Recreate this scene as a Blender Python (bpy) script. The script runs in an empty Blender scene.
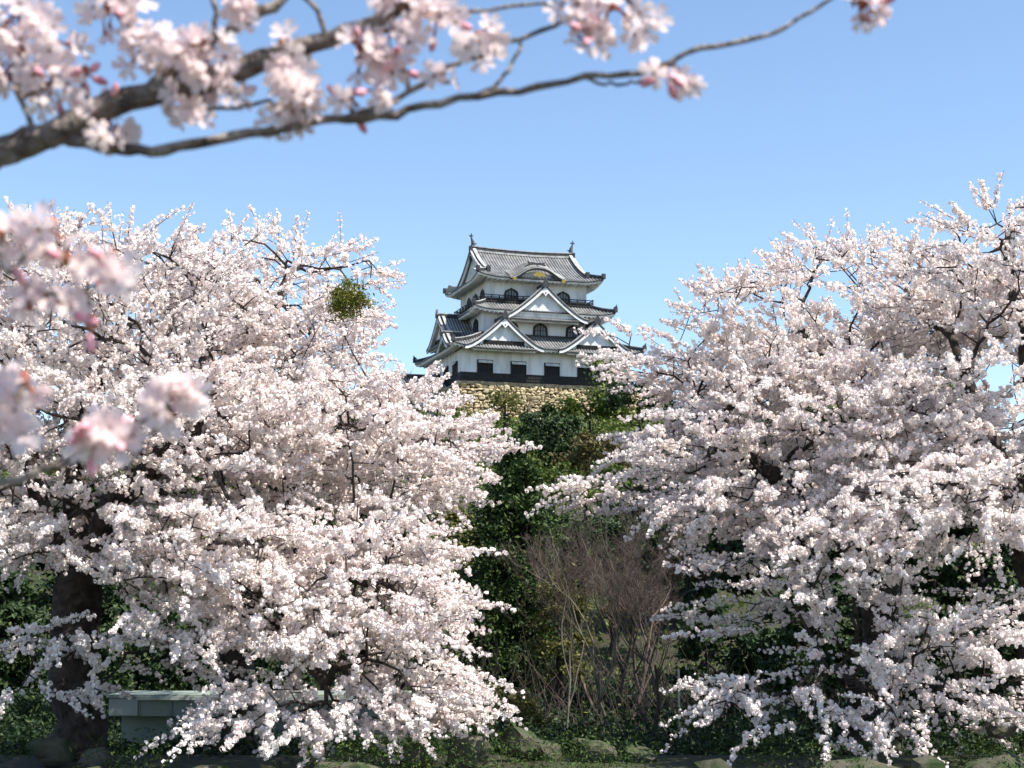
import bpy, math, random
import numpy as np

R = math.radians
col = bpy.context.scene.collection
sc = bpy.context.scene

# ------------------------------------------------------------------ camera
F, HOR, CAMZ = 1600.0, 610.0, 2.3
PITCH = math.atan((HOR - 384.0) / F)
cam_d = bpy.data.cameras.new("camera")
cam = bpy.data.objects.new("camera", cam_d); col.objects.link(cam)
cam.location = (0, 0, CAMZ)
cam.rotation_euler = (R(90) + PITCH, 0, 0)
cam_d.sensor_width = 36.0
cam_d.lens = 36.0 * F / 1024.0
cam_d.clip_start = 0.05
cam_d.clip_end = 6000
cam_d.dof.use_dof = True
cam_d.dof.focus_distance = 55.0
cam_d.dof.aperture_fstop = 9.5
sc.camera = cam

# ------------------------------------------------------------------ sky and sun
SUN_EL, SUN_H = R(57), (0.93, -0.38)
az = math.atan2(SUN_H[0], SUN_H[1])
world = bpy.data.worlds.new("World"); sc.world = world
world.use_nodes = True
wt = world.node_tree; wt.nodes.clear()
sky = wt.nodes.new("ShaderNodeTexSky"); sky.sky_type = 'NISHITA'
sky.sun_disc = False; sky.sun_elevation = SUN_EL; sky.sun_rotation = az
sky.altitude = 0; sky.air_density = 1.0; sky.dust_density = 0.15; sky.ozone_density = 2.6
bg = wt.nodes.new("ShaderNodeBackground"); bg.inputs[1].default_value = 0.12
wo = wt.nodes.new("ShaderNodeOutputWorld")
wt.links.new(sky.outputs[0], bg.inputs[0]); wt.links.new(bg.outputs[0], wo.inputs[0])
sun_d = bpy.data.lights.new("sun", 'SUN'); sun_d.energy = 5.0; sun_d.angle = R(0.5)
sun_d.color = (1.0, 0.95, 0.87)
sun = bpy.data.objects.new("sun", sun_d); col.objects.link(sun)
_h = math.hypot(*SUN_H)
sx, sy = SUN_H[0] / _h * math.cos(SUN_EL), SUN_H[1] / _h * math.cos(SUN_EL)
sz = math.sin(SUN_EL)
from mathutils import Vector, Matrix
sun.rotation_euler = Vector((sx, sy, sz)).to_track_quat('Z', 'Y').to_euler()
sun.location = (60, -40, 90)
sc.view_settings.view_transform = 'Standard'
sc.view_settings.look = 'None'
sc.view_settings.exposure = 0.85
sc.view_settings.gamma = 1
sc.view_settings.use_curve_mapping = False
sc.render.engine = 'CYCLES'
cy = sc.cycles
cy.max_bounces = 6; cy.diffuse_bounces = 3; cy.glossy_bounces = 2
cy.transmission_bounces = 4; cy.transparent_max_bounces = 4
cy.use_denoising = True
cy.use_adaptive_sampling = True; cy.adaptive_threshold = 0.02


def at(px, py, Y):
    """world point seen at picture position (px, py), at depth Y in front of the camera"""
    dx, dy = (px - 512.0) / F, (384.0 - py) / F
    c, s = math.cos(PITCH), math.sin(PITCH)
    fy, fz = c - dy * s, s + dy * c
    k = Y / fy
    return np.array((dx * k, Y, CAMZ + fz * k))


# ------------------------------------------------------------------ materials
MATS = {}


def mat(name, color, rough=0.8, color2=None, scale=5.0, bump=0.0, bscale=20.0, detail=4.0,
        translucent=0.0, tint=None, spec=0.3, obj_space=True, metallic=0.0, lo=0.35, hi=0.65, tcol=None, stretch=None):
    m = bpy.data.materials.new(name); m.use_nodes = True
    nt = m.node_tree; N = nt.nodes; Lk = nt.links
    p = N["Principled BSDF"]; out = N["Material Output"]
    p.inputs["Roughness"].default_value = rough
    p.inputs["Metallic"].default_value = metallic
    p.inputs["Specular IOR Level"].default_value = spec
    src = None
    tc = N.new("ShaderNodeTexCoord")
    if color2 is not None:
        nz = N.new("ShaderNodeTexNoise"); nz.inputs["Scale"].default_value = scale
        nz.inputs["Detail"].default_value = detail
        if stretch:
            mp = N.new("ShaderNodeMapping"); mp.inputs["Scale"].default_value = stretch
            Lk.new(tc.outputs["Object"], mp.inputs["Vector"]); Lk.new(mp.outputs[0], nz.inputs["Vector"])
        else:
            Lk.new(tc.outputs["Object"], nz.inputs["Vector"])
        rp = N.new("ShaderNodeValToRGB")
        rp.color_ramp.elements[0].position = lo; rp.color_ramp.elements[1].position = hi
        rp.color_ramp.elements[0].color = (*color, 1); rp.color_ramp.elements[1].color = (*color2, 1)
        Lk.new(nz.outputs["Fac"], rp.inputs["Fac"]); src = rp.outputs["Color"]
    if tint is not None:          # per-leaf / per-flower colour variation
        a = N.new("ShaderNodeAttribute"); a.attribute_name = "tint"
        mx = N.new("ShaderNodeMix"); mx.data_type = 'RGBA'
        Lk.new(a.outputs["Fac"], mx.inputs[0])
        if src is not None:
            Lk.new(src, mx.inputs[6])
        else:
            mx.inputs[6].default_value = (*color, 1)
        mx.inputs[7].default_value = (*tint, 1)
        src = mx.outputs[2]
    if src is not None:
        Lk.new(src, p.inputs["Base Color"])
    else:
        p.inputs["Base Color"].default_value = (*color, 1)
    if bump > 0:
        nb = N.new("ShaderNodeTexNoise"); nb.inputs["Scale"].default_value = bscale
        nb.inputs["Detail"].default_value = 5
        Lk.new(tc.outputs["Object"], nb.inputs["Vector"])
        b = N.new("ShaderNodeBump"); b.inputs["Strength"].default_value = bump
        b.inputs["Distance"].default_value = 0.05
        Lk.new(nb.outputs["Fac"], b.inputs["Height"]); Lk.new(b.outputs[0], p.inputs["Normal"])
    if translucent > 0:
        t = N.new("ShaderNodeBsdfTranslucent")
        if tcol is not None:
            t.inputs[0].default_value = (*tcol, 1)
        elif src is not None:
            Lk.new(src, t.inputs[0])
        else:
            t.inputs[0].default_value = (*color, 1)
        ms = N.new("ShaderNodeMixShader"); ms.inputs[0].default_value = translucent
        Lk.new(p.outputs[0], ms.inputs[1]); Lk.new(t.outputs[0], ms.inputs[2])
        Lk.new(ms.outputs[0], out.inputs["Surface"])
    MATS[name] = m
    return m


mat("blossom", (0.90, 0.775, 0.74), 0.9, translucent=0.30, tint=(0.93, 0.87, 0.825), spec=0.05)
mat("petal_near", (0.95, 0.84, 0.815), 0.8, translucent=0.5, tint=(0.94, 0.68, 0.68), spec=0.1)
mat("bud", (0.66, 0.22, 0.27), 0.6, color2=(0.80, 0.42, 0.46), scale=60)
mat("calyx", (0.28, 0.06, 0.05), 0.6, color2=(0.34, 0.14, 0.06), scale=60)
mat("stamen", (0.70, 0.60, 0.22), 0.7)
mat("bark", (0.022, 0.016, 0.013), 0.9, color2=(0.075, 0.058, 0.048), scale=7, bump=0.9, bscale=14)
mat("bark_near", (0.09, 0.065, 0.055), 0.75, color2=(0.40, 0.33, 0.28), scale=28, bump=0.8, bscale=90, lo=0.35, hi=0.65)
mat("bark_pale", (0.10, 0.085, 0.065), 0.9, color2=(0.22, 0.19, 0.15), scale=3, bump=0.3)
mat("twig_brown", (0.070, 0.050, 0.040), 0.9, color2=(0.15, 0.112, 0.088), scale=1.3)
mat("twig_grey", (0.13, 0.11, 0.08), 0.9, color2=(0.22, 0.19, 0.13), scale=1.3)
mat("leaf_dark", (0.012, 0.028, 0.008), 0.6, translucent=0.12, tint=(0.040, 0.075, 0.014))
mat("leaf_conifer", (0.014, 0.032, 0.008), 0.6, translucent=0.15, tint=(0.085, 0.135, 0.020))  # bright tint paints the sunlit yellow-green patches, scattered per leaf
mat("leaf_mid", (0.045, 0.075, 0.014), 0.6, translucent=0.2, tint=(0.150, 0.190, 0.030))
mat("leaf_olive", (0.085, 0.095, 0.020), 0.6, translucent=0.2, tint=(0.20, 0.18, 0.05))
mat("leaf_rust", (0.065, 0.060, 0.020), 0.6, translucent=0.2, tint=(0.16, 0.12, 0.035))
mat("leaf_fresh", (0.024, 0.050, 0.010), 0.6, translucent=0.25, tint=(0.10, 0.16, 0.022))
mat("mistle", (0.10, 0.115, 0.012), 0.6, translucent=0.25, tint=(0.22, 0.22, 0.03))
mat("hill", (0.035, 0.028, 0.018), 0.95, color2=(0.035, 0.045, 0.015), scale=0.35, bump=0.6, bscale=2.5)
mat("soil", (0.035, 0.038, 0.026), 0.95, color2=(0.09, 0.085, 0.045), scale=1.2, bump=0.6, bscale=5)
mat("stone", (0.045, 0.045, 0.030), 0.9, color2=(0.12, 0.11, 0.08), scale=2.2, bump=0.8, bscale=9)
mat("stone_moss_shade", (0.028, 0.045, 0.012), 0.95, color2=(0.085, 0.08, 0.055), scale=2.6, bump=0.8, bscale=9, lo=0.4, hi=0.6)  # moss green, with the shade on the bank darkened into the colour
mat("stone_sand", (0.42, 0.33, 0.18), 0.9, color2=(0.60, 0.50, 0.33), scale=0.9, bump=0.6, bscale=3, tint=(0.33, 0.27, 0.17))
mat("stone_gap", (0.06, 0.05, 0.035), 1.0)
mat("plaster", (0.52, 0.525, 0.53), 0.9, color2=(0.76, 0.76, 0.755), scale=1.3, stretch=(1, 1, .22), lo=.28, hi=.56)
mat("plaster_aged", (0.50, 0.50, 0.49), 0.9, color2=(0.70, 0.70, 0.68), scale=2.0)
mat("black_board", (0.012, 0.011, 0.011), 0.6, color2=(0.028, 0.025, 0.024), scale=3)
mat("dark_void", (0.006, 0.006, 0.007), 0.6)
mat("window_paper", (0.20, 0.22, 0.24), 0.7)
mat("tile_base", (0.06, 0.06, 0.062), 0.55, color2=(0.13, 0.13, 0.127), scale=.9, bump=.3, bscale=4)
mat("tile_rib", (0.19, 0.19, 0.185), 0.6, color2=(0.35, 0.345, 0.33), scale=.9)  # paler than the grooves: mortar joints, plus sunlit ribs painted into the colour
mat("tile_dark", (0.022, 0.023, 0.026), 0.55, color2=(0.05, 0.05, 0.054), scale=2.0)
mat("tile_light", (0.26, 0.26, 0.25), 0.7, color2=(0.44, 0.44, 0.42), scale=2.0)
mat("gold", (0.30, 0.22, 0.055), 0.45, metallic=0.5)
mat("copper_dark", (0.05, 0.055, 0.055), 0.5)
mat("shed_wall", (0.20, 0.24, 0.20), 0.8, color2=(0.28, 0.31, 0.26), scale=0.8)
mat("shed_white", (0.33, 0.36, 0.33), 0.5)
mat("shed_roof", (0.16, 0.19, 0.20), 0.5, color2=(0.21, 0.24, 0.25), scale=1)
mat("steel", (0.45, 0.46, 0.46), 0.4, metallic=0.6)

wm = bpy.data.materials.new("water"); wm.use_nodes = True
_p = wm.node_tree.nodes["Principled BSDF"]
_p.inputs["Base Color"].default_value = (0.02, 0.035, 0.025, 1); _p.inputs["Roughness"].default_value = 0.06
_n = wm.node_tree.nodes.new("ShaderNodeTexNoise"); _n.inputs["Scale"].default_value = 3.0
_b = wm.node_tree.nodes.new("ShaderNodeBump"); _b.inputs["Strength"].default_value = 0.15
wm.node_tree.links.new(_n.outputs["Fac"], _b.inputs["Height"]); wm.node_tree.links.new(_b.outputs[0], _p.inputs["Normal"])
MATS["water"] = wm


# ------------------------------------------------------------------ mesh helpers
def tag(o, label=None, cat=None, group=None, kind=None):
    if label: o["label"] = label
    if cat: o["category"] = cat
    if group: o["group"] = group
    if kind: o["kind"] = kind
    return o


def empty(name, loc, rz=0.0, label=None, cat=None, group=None):
    o = bpy.data.objects.new(name, None); col.objects.link(o)
    o.location = tuple(loc); o.rotation_euler = (0, 0, rz)
    o.empty_display_size = 0.5
    return tag(o, label, cat, group)


def np_mesh(name, verts, faces_by_n, mats, parent=None, tint=None, fmat=None, smooth=False):
    """verts (N,3); faces_by_n: list of (F,k) int arrays; tint per vertex"""
    me = bpy.data.meshes.new(name)
    verts = np.ascontiguousarray(verts, dtype=np.float32)
    me.vertices.add(len(verts)); me.vertices.foreach_set("co", verts.ravel())
    loops = np.concatenate([f.ravel() for f in faces_by_n]).astype(np.int32)
    tot = np.concatenate([np.full(len(f), f.shape[1], np.int32) for f in faces_by_n])
    start = np.concatenate([[0], np.cumsum(tot)[:-1]]).astype(np.int32)
    me.loops.add(len(loops)); me.loops.foreach_set("vertex_index", loops)
    me.polygons.add(len(tot)); me.polygons.foreach_set("loop_start", start)
    me.polygons.foreach_set("loop_total", tot)
    if fmat is not None:
        me.polygons.foreach_set("material_index", np.asarray(fmat, np.int32))
    me.polygons.foreach_set("use_smooth", np.full(len(tot), smooth, bool))
    for m in (mats if isinstance(mats, (list, tuple)) else [mats]):
        me.materials.append(MATS[m])
    if tint is not None:
        at_ = me.attributes.new("tint", 'FLOAT', 'POINT')
        at_.data.foreach_set("value", np.ascontiguousarray(tint, dtype=np.float32))
    me.update(calc_edges=True)
    o = bpy.data.objects.new(name, me); col.objects.link(o)
    if parent is not None:
        o.parent = parent
    return o


class MB:
    def __init__(self, tf=None):
        self.v = []; self.f = []; self.m = []; self.tf = tf

    def add(self, vs, fs, m=0):
        b = len(self.v)
        for p in vs:
            p = tuple(float(c) for c in p)
            self.v.append(self.tf(p) if self.tf else p)
        for f in fs:
            self.f.append(tuple(b + i for i in f)); self.m.append(m)

    def box(self, x0, x1, y0, y1, z0, z1, m=0):
        self.add([(x0, y0, z0), (x1, y0, z0), (x1, y1, z0), (x0, y1, z0),
                  (x0, y0, z1), (x1, y0, z1), (x1, y1, z1), (x0, y1, z1)],
                 [(3, 2, 1, 0), (4, 5, 6, 7), (0, 1, 5, 4), (1, 2, 6, 5), (2, 3, 7, 6), (3, 0, 4, 7)], m)

    def poly_y(self, pts, y0, y1, m=0):
        """outline pts (x,z) extruded from y0 to y1"""
        n = len(pts)
        vs = [(p[0], y0, p[1]) for p in pts] + [(p[0], y1, p[1]) for p in pts]
        fs = [tuple(range(n)), tuple(range(2 * n - 1, n - 1, -1))]
        fs += [(i, n + i, n + (i + 1) % n, (i + 1) % n) for i in range(n)]
        self.add(vs, fs, m)

    def ring_y(self, outer, inner, y0, y1, m=0):
        n = len(outer)
        vs = [(p[0], y0, p[1]) for p in outer] + [(p[0], y0, p[1]) for p in inner] + \
             [(p[0], y1, p[1]) for p in outer] + [(p[0], y1, p[1]) for p in inner]
        fs = []
        for i in range(n):
            j = (i + 1) % n
            fs += [(i, j, n + j, n + i), (2 * n + i, 3 * n + i, 3 * n + j, 2 * n + j),
                   (i, 2 * n + i, 2 * n + j, j), (n + i, n + j, 3 * n + j, 3 * n + i)]
        self.add(vs, fs, m)

    def grid(self, P, m=0, flip=False):
        """P [i][j] of points"""
        ni, nj = len(P), len(P[0])
        vs = [p for row in P for p in row]
        fs = []
        for i in range(ni - 1):
            for j in range(nj - 1):
                a = i * nj + j
                q = (a, a + 1, a + nj + 1, a + nj)
                fs.append(q[::-1] if flip else q)
        self.add(vs, fs, m)

    def sweep(self, pts, w, h, m=0, up=(0, 0, 1)):
        """box section along pts; centred sideways, sits on the path"""
        pts = [Vector(p) for p in pts]; up = Vector(up)
        rings = []
        for i, p in enumerate(pts):
            t = (pts[min(i + 1, len(pts) - 1)] - pts[max(i - 1, 0)]).normalized()
            s = t.cross(up).normalized(); u = s.cross(t).normalized()
            rings.append([p - s * w / 2, p + s * w / 2, p + s * w / 2 + u * h, p - s * w / 2 + u * h])
        vs = [v for r in rings for v in r]; fs = [(0, 1, 2, 3)]
        for i in range(len(rings) - 1):
            a = 4 * i
            for k in range(4):
                fs.append((a + k, a + 4 + k, a + 4 + (k + 1) % 4, a + (k + 1) % 4))
        b = 4 * (len(rings) - 1); fs.append((b + 3, b + 2, b + 1, b))
        self.add(vs, fs, m)

    def build(self, name, mats, parent=None, smooth=False, tint=None):
        me = bpy.data.meshes.new(name)
        me.from_pydata(self.v, [], self.f)
        for m in (mats if isinstance(mats, (list, tuple)) else [mats]):
            me.materials.append(MATS[m])
        me.polygons.foreach_set("material_index", self.m)
        me.polygons.foreach_set("use_smooth", [smooth] * len(self.f))
        if tint is not None:
            a = me.attributes.new("tint", 'FLOAT', 'POINT'); a.data.foreach_set("value", tint)
        me.update()
        o = bpy.data.objects.new(name, me); col.objects.link(o)
        if parent is not None: o.parent = parent
        return o


def tube_arrays(lines, radii, sides_fn):
    """lines: list of (k,3) arrays, radii: list of (k,) -> verts, quads"""
    V, Q, T = [], [], []; b = 0
    for P, Rr in zip(lines, radii):
        k = len(P)
        if k < 2: continue
        n = sides_fn(Rr[0])
        tg = np.gradient(P, axis=0); tg /= (np.linalg.norm(tg, axis=1, keepdims=True) + 1e-9)
        ref = np.array((0.3, 0.9, 0.31)) if abs(tg[0] @ np.array((0.3, 0.9, 0.31))) < 0.9 else np.array((1.0, 0, 0))
        ss = []
        s = np.cross(tg[0], ref); s /= np.linalg.norm(s)
        for i in range(k):
            s = s - tg[i] * (s @ tg[i]); s = s / (np.linalg.norm(s) + 1e-9); ss.append(s)
        S = np.array(ss); U = np.cross(tg, S)
        an = np.arange(n) * 2 * math.pi / n
        ring = P[:, None, :] + Rr[:, None, None] * (np.cos(an)[None, :, None] * S[:, None, :] + np.sin(an)[None, :, None] * U[:, None, :])
        V.append(ring.reshape(-1, 3))
        i = np.arange(k - 1)[:, None] * n; j = np.arange(n)[None, :]; j2 = (j + 1) % n
        q = np.stack([i + j, i + j2, i + n + j2, i + n + j], -1).reshape(-1, 4) + b
        Q.append(q)
        b += k * n
    return np.concatenate(V), np.concatenate(Q)


def rand_unit(rng, n):
    v = rng.normal(size=(n, 3)); return v / np.linalg.norm(v, axis=1, keepdims=True)


def rand_rots(rng, n):
    a = rand_unit(rng, n); b = rand_unit(rng, n)
    b = b - a * (a * b).sum(1, keepdims=True); b /= np.linalg.norm(b, axis=1, keepdims=True)
    return np.stack([a, b, np.cross(a, b)], 1)


def puff_arrays(rng, C, rad, nq=6, tint_c=None):
    """each centre becomes a little ball of nq outward petals"""
    n = len(C)
    k = np.arange(nq); ph = np.arccos(1 - 2 * (k + .5) / nq); th = k * 2.39996
    D = np.stack([np.sin(ph) * np.cos(th), np.sin(ph) * np.sin(th), np.cos(ph)], 1)
    ROT = rand_rots(rng, 256)
    DT = np.einsum('rij,qj->rqi', ROT, D)                # 256,nq,3
    ref = rand_unit(rng, 256 * nq).reshape(256, nq, 3)
    DJ = DT + 0.45 * rand_unit(rng, 256 * nq).reshape(256, nq, 3)
    DJ /= np.linalg.norm(DJ, axis=2, keepdims=True)
    S = np.cross(DJ, ref); S /= np.linalg.norm(S, axis=2, keepdims=True); U = np.cross(DJ, S)
    sz = 0.62 + 0.35 * rng.random((256, nq, 1)); asp = 0.75 + 0.5 * rng.random((256, nq, 1))
    off = 0.45 + 0.4 * rng.random((256, nq, 1))
    cen = DT * off
    T = np.stack([cen - S * sz * asp, cen - U * sz * .9 + DJ * .1, cen + S * sz * asp, cen + U * sz * .9 + DJ * .1], 2)
    T = T.reshape(256, nq * 4, 3)
    idx = rng.integers(0, 256, n)
    V = (C[:, None, :] + rad[:, None, None] * T[idx]).reshape(-1, 3)
    Q = np.arange(n * nq * 4).reshape(-1, 4)
    if tint_c is None: tint_c = rng.random(n)
    tint = np.repeat(tint_c, nq * 4)
    return V, Q, tint


def leaf_arrays(rng, C, size, up=0.3, asp=0.55, out=None):
    n = len(C)
    nr = rand_unit(rng, n); nr[:, 2] += up
    if out is not None: nr += out
    nr /= np.linalg.norm(nr, axis=1, keepdims=True)
    s = np.cross(nr, rand_unit(rng, n)); s /= np.linalg.norm(s, axis=1, keepdims=True)
    u = np.cross(nr, s)
    sz = (size * (0.6 + 0.8 * rng.random(n)))[:, None]
    V = np.stack([C - s * sz, C - u * sz * asp + nr * sz * .15, C + s * sz, C + u * sz * asp + nr * sz * .15], 1).reshape(-1, 3)
    Q = np.arange(n * 4).reshape(-1, 4)
    return V, Q


# ------------------------------------------------------------------ terrain
CAST = at(461, 381.5, 181.0)            # front left foot of the keep
ANG = R(18)
PLAT = CAST[2] - 5.2                     # height of the terrace below the keep's stone base


def hill_z(x, y):
    x = np.asarray(x, float); y = np.asarray(y, float)
    t = np.clip((y - 54) / (172 - 54), 0, 1)
    edge = np.exp(-((x - 0) / 95.0) ** 2)
    z = PLAT * (t ** 0.97) * (0.55 + 0.45 * edge) - 0.9
    z = z + np.sin(x * 0.21 + 1.3) * np.cos(y * 0.17) * 0.6 * t
    z = np.where(y < 54, 0.10 - 1.0 * np.clip((y - 25.5) / 6, 0, 1), z)
    z = z - 0.12 * np.clip(y - 230, 0, 400)
    return z


gx = np.concatenate([np.linspace(-700, -90, 14)[:-1], np.linspace(-90, 90, 91), np.linspace(90, 700, 14)[1:]])
gy = np.concatenate([np.linspace(21.0, 40, 20)[:-1], np.linspace(40, 240, 81), np.linspace(240, 900, 12)[1:]])
GX, GY = np.meshgrid(gx, gy)
GZ = hill_z(GX, GY)
gv = np.stack([GX, GY, GZ], -1).reshape(-1, 3)
ii, jj = np.meshgrid(np.arange(len(gy) - 1), np.arange(len(gx) - 1), indexing='ij')
a0 = (ii * len(gx) + jj).ravel()
gq = np.stack([a0, a0 + 1, a0 + len(gx) + 1, a0 + len(gx)], 1)
g = np_mesh("hill", gv, [gq], "hill", smooth=True); tag(g, kind="structure")
m = MB(); m.box(-700, 700, -300, 3.0, -0.5, 0.55); g = m.build("ground", "soil"); tag(g, kind="structure")
m = MB(); m.add([(-700, 2.5, -1.6), (700, 2.5, -1.6), (700, 22, -1.6), (-700, 22, -1.6)], [(0, 1, 2, 3)])
g = m.build("water", "water"); tag(g, kind="structure")
m = MB(); m.box(-700, 700, -301, -300, -30, -0.6); m.box(-700, 700, 21.6, 22.6, -4, 0.0)


def rock_arrays(rng, C, S, sub=2, rough=0.18, boxy=0):
    """lumpy boulders; C centres, S (n,3) radii"""
    import bmesh
    bm = bmesh.new(); bmesh.ops.create_icosphere(bm, subdivisions=sub, radius=1)
    base = np.array([v.co[:] for v in bm.verts]); fc = np.array([[v.index for v in f.verts] for f in bm.faces]); bm.free()
    V, Fc = [], []
    for i, (c, s) in enumerate(zip(C, S)):
        d = base.copy()
        if boxy:
            Rm = rand_rots(rng, 1)[0] * .22 + np.eye(3); q = d @ Rm; d = d / (np.abs(q) ** boxy).sum(1, keepdims=True) ** (1 / boxy)
        for _ in range(7):       # planar cuts give the split faces of quarried stone
            nrm = rand_unit(rng, 1)[0]; h = 0.62 + 0.25 * rng.random()
            k = d @ nrm; over = np.clip(k - h, 0, None); d -= over[:, None] * nrm
        d *= (1 + rough * (rng.random((len(d), 1)) - .5))
        rz = rng.random() * 6.28; ca, sa = math.cos(rz), math.sin(rz)
        d = d * s
        V.append(d + c); Fc.append(fc + i * len(base))
    return np.concatenate(V), np.concatenate(Fc)


rng = np.random.default_rng(5)
# moat retaining wall of rough stones, its top showing at the bottom of the picture
C, S = [], []
x = -13.0
for row, (zc, hh) in enumerate(((-0.12, .36), (-0.7, .40), (-1.35, .42))):
    x = -14.0 + rng.random()
    while x < 14.0:
        w = rng.uniform(.32, .75)
        C.append((x + w, 21.35 + rng.uniform(-.12, .12), zc + rng.uniform(-.08, .10))); S.append((w * 1.05, .5, hh * rng.uniform(.85, 1.2)))
        x += 2 * w * .93
V, Fc = rock_arrays(rng, C, np.array(S), boxy=4)
o = np_mesh("stone_wall", V, [Fc], "stone_moss_shade")
tag(o, "low mossy wall of rough stones along the moat at the very bottom", "stone wall")
m.build("wall_core", "stone_gap", o)

# ------------------------------------------------------------------ plants on bank and hill
def clumps(rng, ell, n_cl, n_leaf, spread, low=-0.6):
    """leaf positions in clumps over ellipsoids [(c, r)]"""
    out, nor = [], []
    tot = sum(r[0] * r[2] for c, r in ell)
    for c, r in ell:
        k = max(3, int(n_cl * r[0] * r[2] / tot))
        d = rand_unit(rng, k * 2); d = d[d[:, 2] > low][:k]
        cc = np.array(c) + d * np.array(r) * (0.70 + 0.36 * rng.random((len(d), 1)))
        nl = int(n_leaf * k / max(1, n_cl))
        idx = rng.integers(0, len(cc), nl)
        p = cc[idx] + rng.normal(size=(nl, 3)) * spread * np.array((1, 1, .62)) * (0.6 + .8 * rng.random((nl, 1)))
        out.append(p); nor.append(d[idx])
    return np.concatenate(out), np.concatenate(nor)


def simple_trunk(rng, base, top, r, nb=6, spreadr=1.5, mids=3, sub=4):
    base = np.array(base, float); top = np.array(top, float)
    t = np.linspace(0, 1, 7)[:, None]
    P = base + (top - base) * t + rng.normal(size=(7, 3)) * 0.02 * np.linalg.norm(top - base) * np.sin(t * 3.14)
    L = [P]; Rr = [np.linspace(r, r * .25, 7)]
    for i in range(nb):
        k = 0.3 + 0.65 * (i + rng.random()) / nb
        s = base + (top - base) * k
        an = rng.random() * 6.28
        e = s + np.array((math.cos(an), math.sin(an), 0.55)) * spreadr * (1.15 - k * .6)
        mid = (s + e) / 2 + np.array((0, 0, -.1)) * spreadr
        L.append(np.array([s, mid, e])); Rr.append(np.array([r * .4, r * .25, r * .08]))
    return tube_arrays(L, Rr, lambda q: 6)


def broadleaf(name, base, ell, leaf, n_cl, n_leaf, size, label, cat="tree", group=None, spread=.5, trunk_r=.25, seed=0, bark="bark"):
    rng = np.random.default_rng(seed)
    root = empty(name, base, 0, label, cat, group)
    b = np.array(base)
    top = np.array(ell[0][0]) - b
    V, Q = simple_trunk(rng, (0, 0, -.3), top, trunk_r, 7, max(ell[0][1][0], .5) * .8)
    np_mesh("trunk", V, [Q], bark, root, smooth=True)
    P, nr = clumps(rng, ell, n_cl, n_leaf, spread)
    V, Q = leaf_arrays(rng, P - b, size, out=nr * 0.7)
    np_mesh("crown", V, [Q], leaf, root, tint=np.repeat(rng.random(len(P)) ** 1.5, 4))
    return root


def ground_at(px, py, Y):
    p = at(px, py, Y); p[2] = hill_z(p[0], Y); return p


def hill_tree(name, px, py, Y, rx, ry, leaf, label, seed, size=None, dens=1.0, extra=(), group=None, cat="tree"):
    c = at(px, py, Y); k = Y / F
    base = np.array((c[0], Y + .3, hill_z(c[0], Y)))
    ell = [(c, (rx * k, rx * k * .9, ry * k))]
    for (ex, ey, er) in extra:
        q = at(ex, ey, Y - .2); ell.append((q, (er * k, er * k, er * k * .85)))
    area = sum(e[1][0] * e[1][2] for e in ell) / (k * k)
    size = size or 2.3 * k
    n = int(area * 3.2 * dens)
    return broadleaf(name, base, ell, leaf, max(14, int(area / 45)), n, size, label, cat, group, spread=5.2 * k,
                     trunk_r=.22, seed=seed)


# conifer in the middle gap
def conifer(px, top_y, Y, half_px, base_y, label, seed, leaf="leaf_conifer", n=38000):
    rng = np.random.default_rng(seed)
    top = at(px, top_y, Y); k = Y / F
    gz = hill_z(top[0], Y); base = np.array((top[0], Y, gz))
    H = top[2] - gz; Rm = half_px * k
    root = empty("conifer", base, 0, label, "conifer")
    V, Q = tube_arrays([np.array([(0, 0, -.3), (0, 0, H * .5), (0, 0, H * .97)])], [np.array((.28, .16, .03))], lambda q: 8)
    # boughs in drooping whorls
    P, L, LR = [], [], []
    z = .25
    while z < H:
        t = z / H
        r = Rm * (1.0 - t ** 1.9) ** .8 + .10
        nb = 9 if t < .8 else 6
        for i in range(nb):
            an = rng.random() * 6.28; rr = r * rng.uniform(.62, 1.18)
            d = np.array((math.cos(an), math.sin(an), 0))
            s = np.linspace(.15, 1, 7)[:, None]
            line = d * rr * s + np.array((0, 0, 1)) * (z + .35 * rr * s - .48 * rr * s ** 2)
            L.append(line[::3]); LR.append(np.array((.035, .02, .008)))
            m_ = int(n * .6 / (H / .34 * 9)) * 2
            tt = rng.random(m_) ** .6
            pp = d * rr * tt[:, None] + np.array((0, 0, 1)) * (z + .35 * rr * tt - .48 * rr * tt ** 2)[:, None]
            pp += rng.normal(size=(m_, 3)) * np.array((.14, .14, .10)) * (1.2 + rr * .2)
            P.append(pp)
        z += .34
    V2, Q2 = tube_arrays(L, LR, lambda q: 3)
    np_mesh("trunk", np.concatenate([V, V2]), [Q, Q2 + len(V)], "bark", root)
    P = np.concatenate(P)
    V, Q = leaf_arrays(rng, P, .075, up=.5, asp=.45)
    np_mesh("crown", V, [Q], leaf, root, tint=np.repeat(rng.random(len(P)) ** 2, 4))
    return root


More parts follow.
